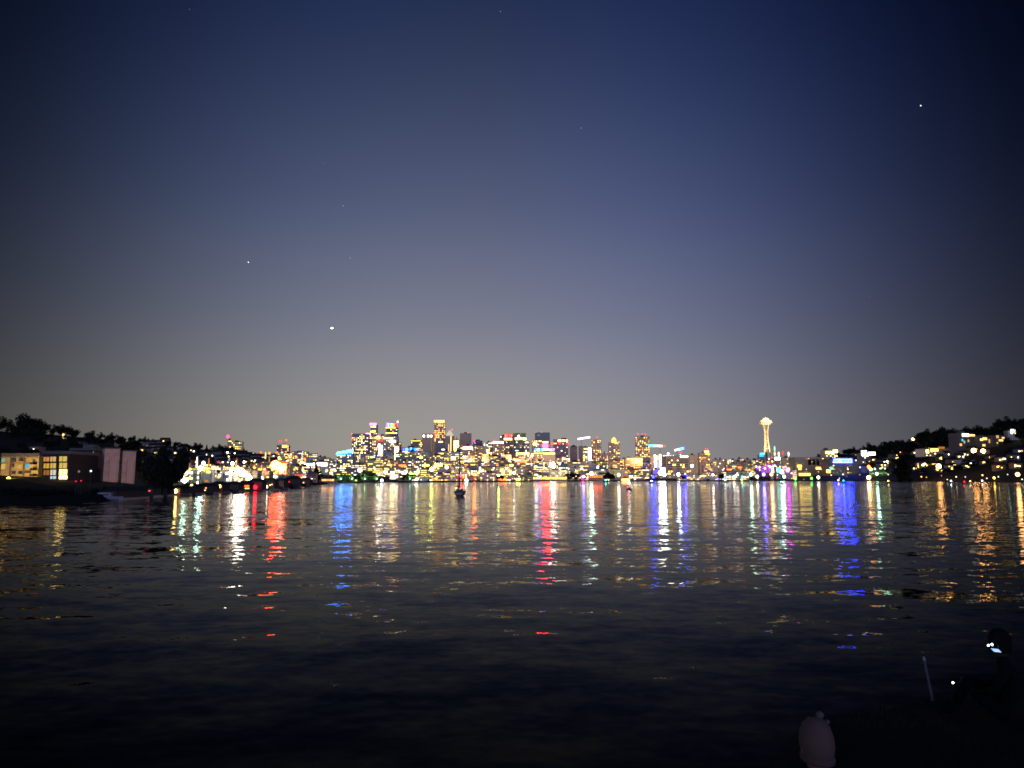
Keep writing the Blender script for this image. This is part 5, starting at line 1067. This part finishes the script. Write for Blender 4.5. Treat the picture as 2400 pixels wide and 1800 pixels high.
# lit phone held by that person
q = at(2334, 1525.5, 8.35); e = empty('phone', q, .25); tag(e, 'small phone with a glowing pale blue screen, held in the dark', 'phone'); e.rotation_euler = (radians(-60), radians(8), .2)
MB().box(-.052, .052, -.006, .006, -.028, .028).build('case', mat('phone_black', (.02, .02, .02), .3), e)
sc = bpy.data.materials.new('phone_screen'); sc.use_nodes = True; t_ = sc.node_tree; t_.nodes.clear(); e_ = t_.nodes.new('ShaderNodeEmission'); gr = t_.nodes.new('ShaderNodeTexNoise'); gr.inputs['Scale'].default_value = 9
tcx = t_.nodes.new('ShaderNodeTexCoord'); t_.links.new(tcx.outputs['Object'], gr.inputs['Vector']); mxx = t_.nodes.new('ShaderNodeMix'); mxx.data_type = 'RGBA'; t_.links.new(gr.outputs[0], mxx.inputs[0]); mxx.inputs[6].default_value = (.06, .22, .85, 1); mxx.inputs[7].default_value = (.55, .75, 1, 1)
t_.links.new(mxx.outputs[2], e_.inputs[0]); e_.inputs[1].default_value = 1.6; oo = t_.nodes.new('ShaderNodeOutputMaterial'); t_.links.new(e_.outputs[0], oo.inputs[0])
MB().box(-.047, .047, -.0085, -.0062, -.024, .024).build('screen', sc, e)
def small_light(px, py, Y, r, c, s, label, z0=None):
    p = at(px, py, Y); e = empty('lantern', p); tag(e, label, 'lantern'); MB().lathe([(r * .3, -r), (r, -r * .3), (r, r * .3), (r * .3, r)], 10).build('bulb', glow(c, s), e)
    MB().lathe([(r * 1.1, -r * 1.5), (r * 1.1, -r * 1.05)], 10).build('base', mat('phone_black', (.02, .02, .02), .3), e)
small_light(2316.5, 1512.5, 8.5, .011, 'cool', 2.2, 'tiny white light left of its twin above the phone'); small_light(2325, 1510.5, 8.5, .012, 'cool', 2.2, 'tiny white light right of its twin above the phone')
small_light(2233.5, 1600, 9.3, .012, 'white', 2, 'tiny white lantern lying on the bank right of the stick')
Ys_ = 9.9; a, b = at(2185, 1606, Ys_), at(2164.5, 1540, Ys_ + .1)
e = empty('stick', a); tag(e, 'thin pale stick planted slantwise on the dark bank', 'stick'); MB().tube((0, 0, -.25), tuple(b - a), .017, .015, 10).build('shaft', mat('pale_stick', (.11, .11, .115), .5), e); MB().tube(tuple((b - a) * .87), tuple((b - a) * 1.01), .019, .016, 10).build('grip', mat('stick_tip', (.35, .35, .37), .5), e)

# small craft on the far water
def craft(px, yw, label, Lb=5, m=None, lights=(), rz=0):
    Y = EYE * F / (yw - 1122); p = at(px, 1122, Y); e = empty('motorboat', (p.x, Y, 0), rz); tag(e, label, 'boat'); m = m or hull_m
    hull_mesh(Lb, Lb * .34, Lb * .13).build('hull', m, e)
    z = Lb * .12; MB().hexa([(-Lb * .2, -Lb * .11, z), (Lb * .16, -Lb * .1, z), (Lb * .16, Lb * .1, z), (-Lb * .2, Lb * .11, z), (-Lb * .16, -Lb * .09, z + Lb * .16), (Lb * .06, -Lb * .08, z + Lb * .16), (Lb * .06, Lb * .08, z + Lb * .16), (-Lb * .16, Lb * .09, z + Lb * .16)]).build('cabin', m, e)
    inv = Matrix.Rotation(-rz, 3, 'Z')
    for (x, y, c, s, r) in lights:
        q = inv @ (at(x, y, Y - Lb * .0) - Vector((p.x, Y, 0))); q.y -= 0
        MB().tube((q.x, q.y, Lb * .1), (q.x, q.y, max(q.z - r, Lb * .12)), .05).build('light_post', mat('steel', (.3, .3, .32), .5), e)
        MB().lathe([(r * .3, -r), (r, -r * .3), (r, r * .3), (r * .3, r)], 8).build('lamp', glow(c, s, True), e, q)
    return e
craft(1473.5, 1147.5, 'small red-hulled motorboat with a bright white masthead light', 4.2, mat('red_hull', (.30, .015, .02), .4), [(1474.5, 1132, 'white', 16, .42), (1472, 1142, 'rose', 5, .35)], pi / 2 + .4)
for (x, yw, c, s, lab) in ((1527, 1131.6, 'cool', 14, 'tiny boat with one white light below the triple-beaconed tower'), (1419.5, 1129.6, 'teal', 14, 'tiny boat with one teal light below the domed tower'), (1965, 1127.6 + 2, 'pale', 9, 'tiny boat with a warm white light below the blue wall letters'), (1977, 1131.4, 'cyan', 5, 'tiny boat with a cyan light below the blue wall letters'),
                        (2082, 1131.6, 'cream', 9, 'tiny boat with a cream light below the lawn'), (2229, 1131.5, 'cool', 12, 'boat with a big bluish white light below the floodlit wall'), (2260, 1133.5, 'red', 9, 'tiny boat with a red light at the right shore'), (2274, 1132.5, 'cream', 8, 'tiny boat with a cream light right of the red-lit one'), (2302, 1131, 'white', 9, 'tiny boat with a white light below the pale boathouse'), (1700, 1129.8, 'white', 5, 'tiny boat with a faint white light on the open water')):
    Y = EYE * F / (yw - 1122); sc_ = Y / F; craft(x, yw, lab, 7, None, [(x, yw - 4.2 - (1 if c == 'cyan' else 0), c, s, 1.5 * sc_)], U(-.5, .5))

# ------------------------------------------------------------------ stars and planet
def star(px, py, rpx, s, label, c='white', ob=1.0, name='star'):
    p = at(px, py, 14000); r = rpx * 14000 / F
    o = MB().lathe([(r * .25, -r * .95), (r * .8, -r * .6), (r, 0), (r * .8, r * .6), (r * .25, r * .95)], 10).build(name, glow(c, s), None, p, True); o.scale = (ob, 1, 1); tag(o, label, name)
star(778, 769, 1.7, 2.2, 'brightest point in the sky, a white oval planet above the left city', 'white', 1.75, 'planet')
star(582, 614.5, 1.0, 1.1, 'bright star up and left of the planet'); star(2158, 247.5, 1.3, .9, 'bright star high in the dark right sky', 'cool'); star(804, 482, 1.0, .6, 'faint star high above the planet')
star(444, 22, 1.0, .22, 'faint star at the very top left of the sky', 'cool'); star(1362, 300, 1.0, .45, 'faint star in the upper middle sky', 'cool'); star(1173, 27, 1.0, .4, 'faint star at the very top middle of the sky', 'cool'); star(758, 383, 1.0, .25, 'faint star, highest above the planet', 'cool'); star(821, 604, 1.0, .5, 'faint star level with the bright left one', 'cool'); star(2038, 696, 1.0, .15, 'faint star low in the right sky', 'cool')

settle()
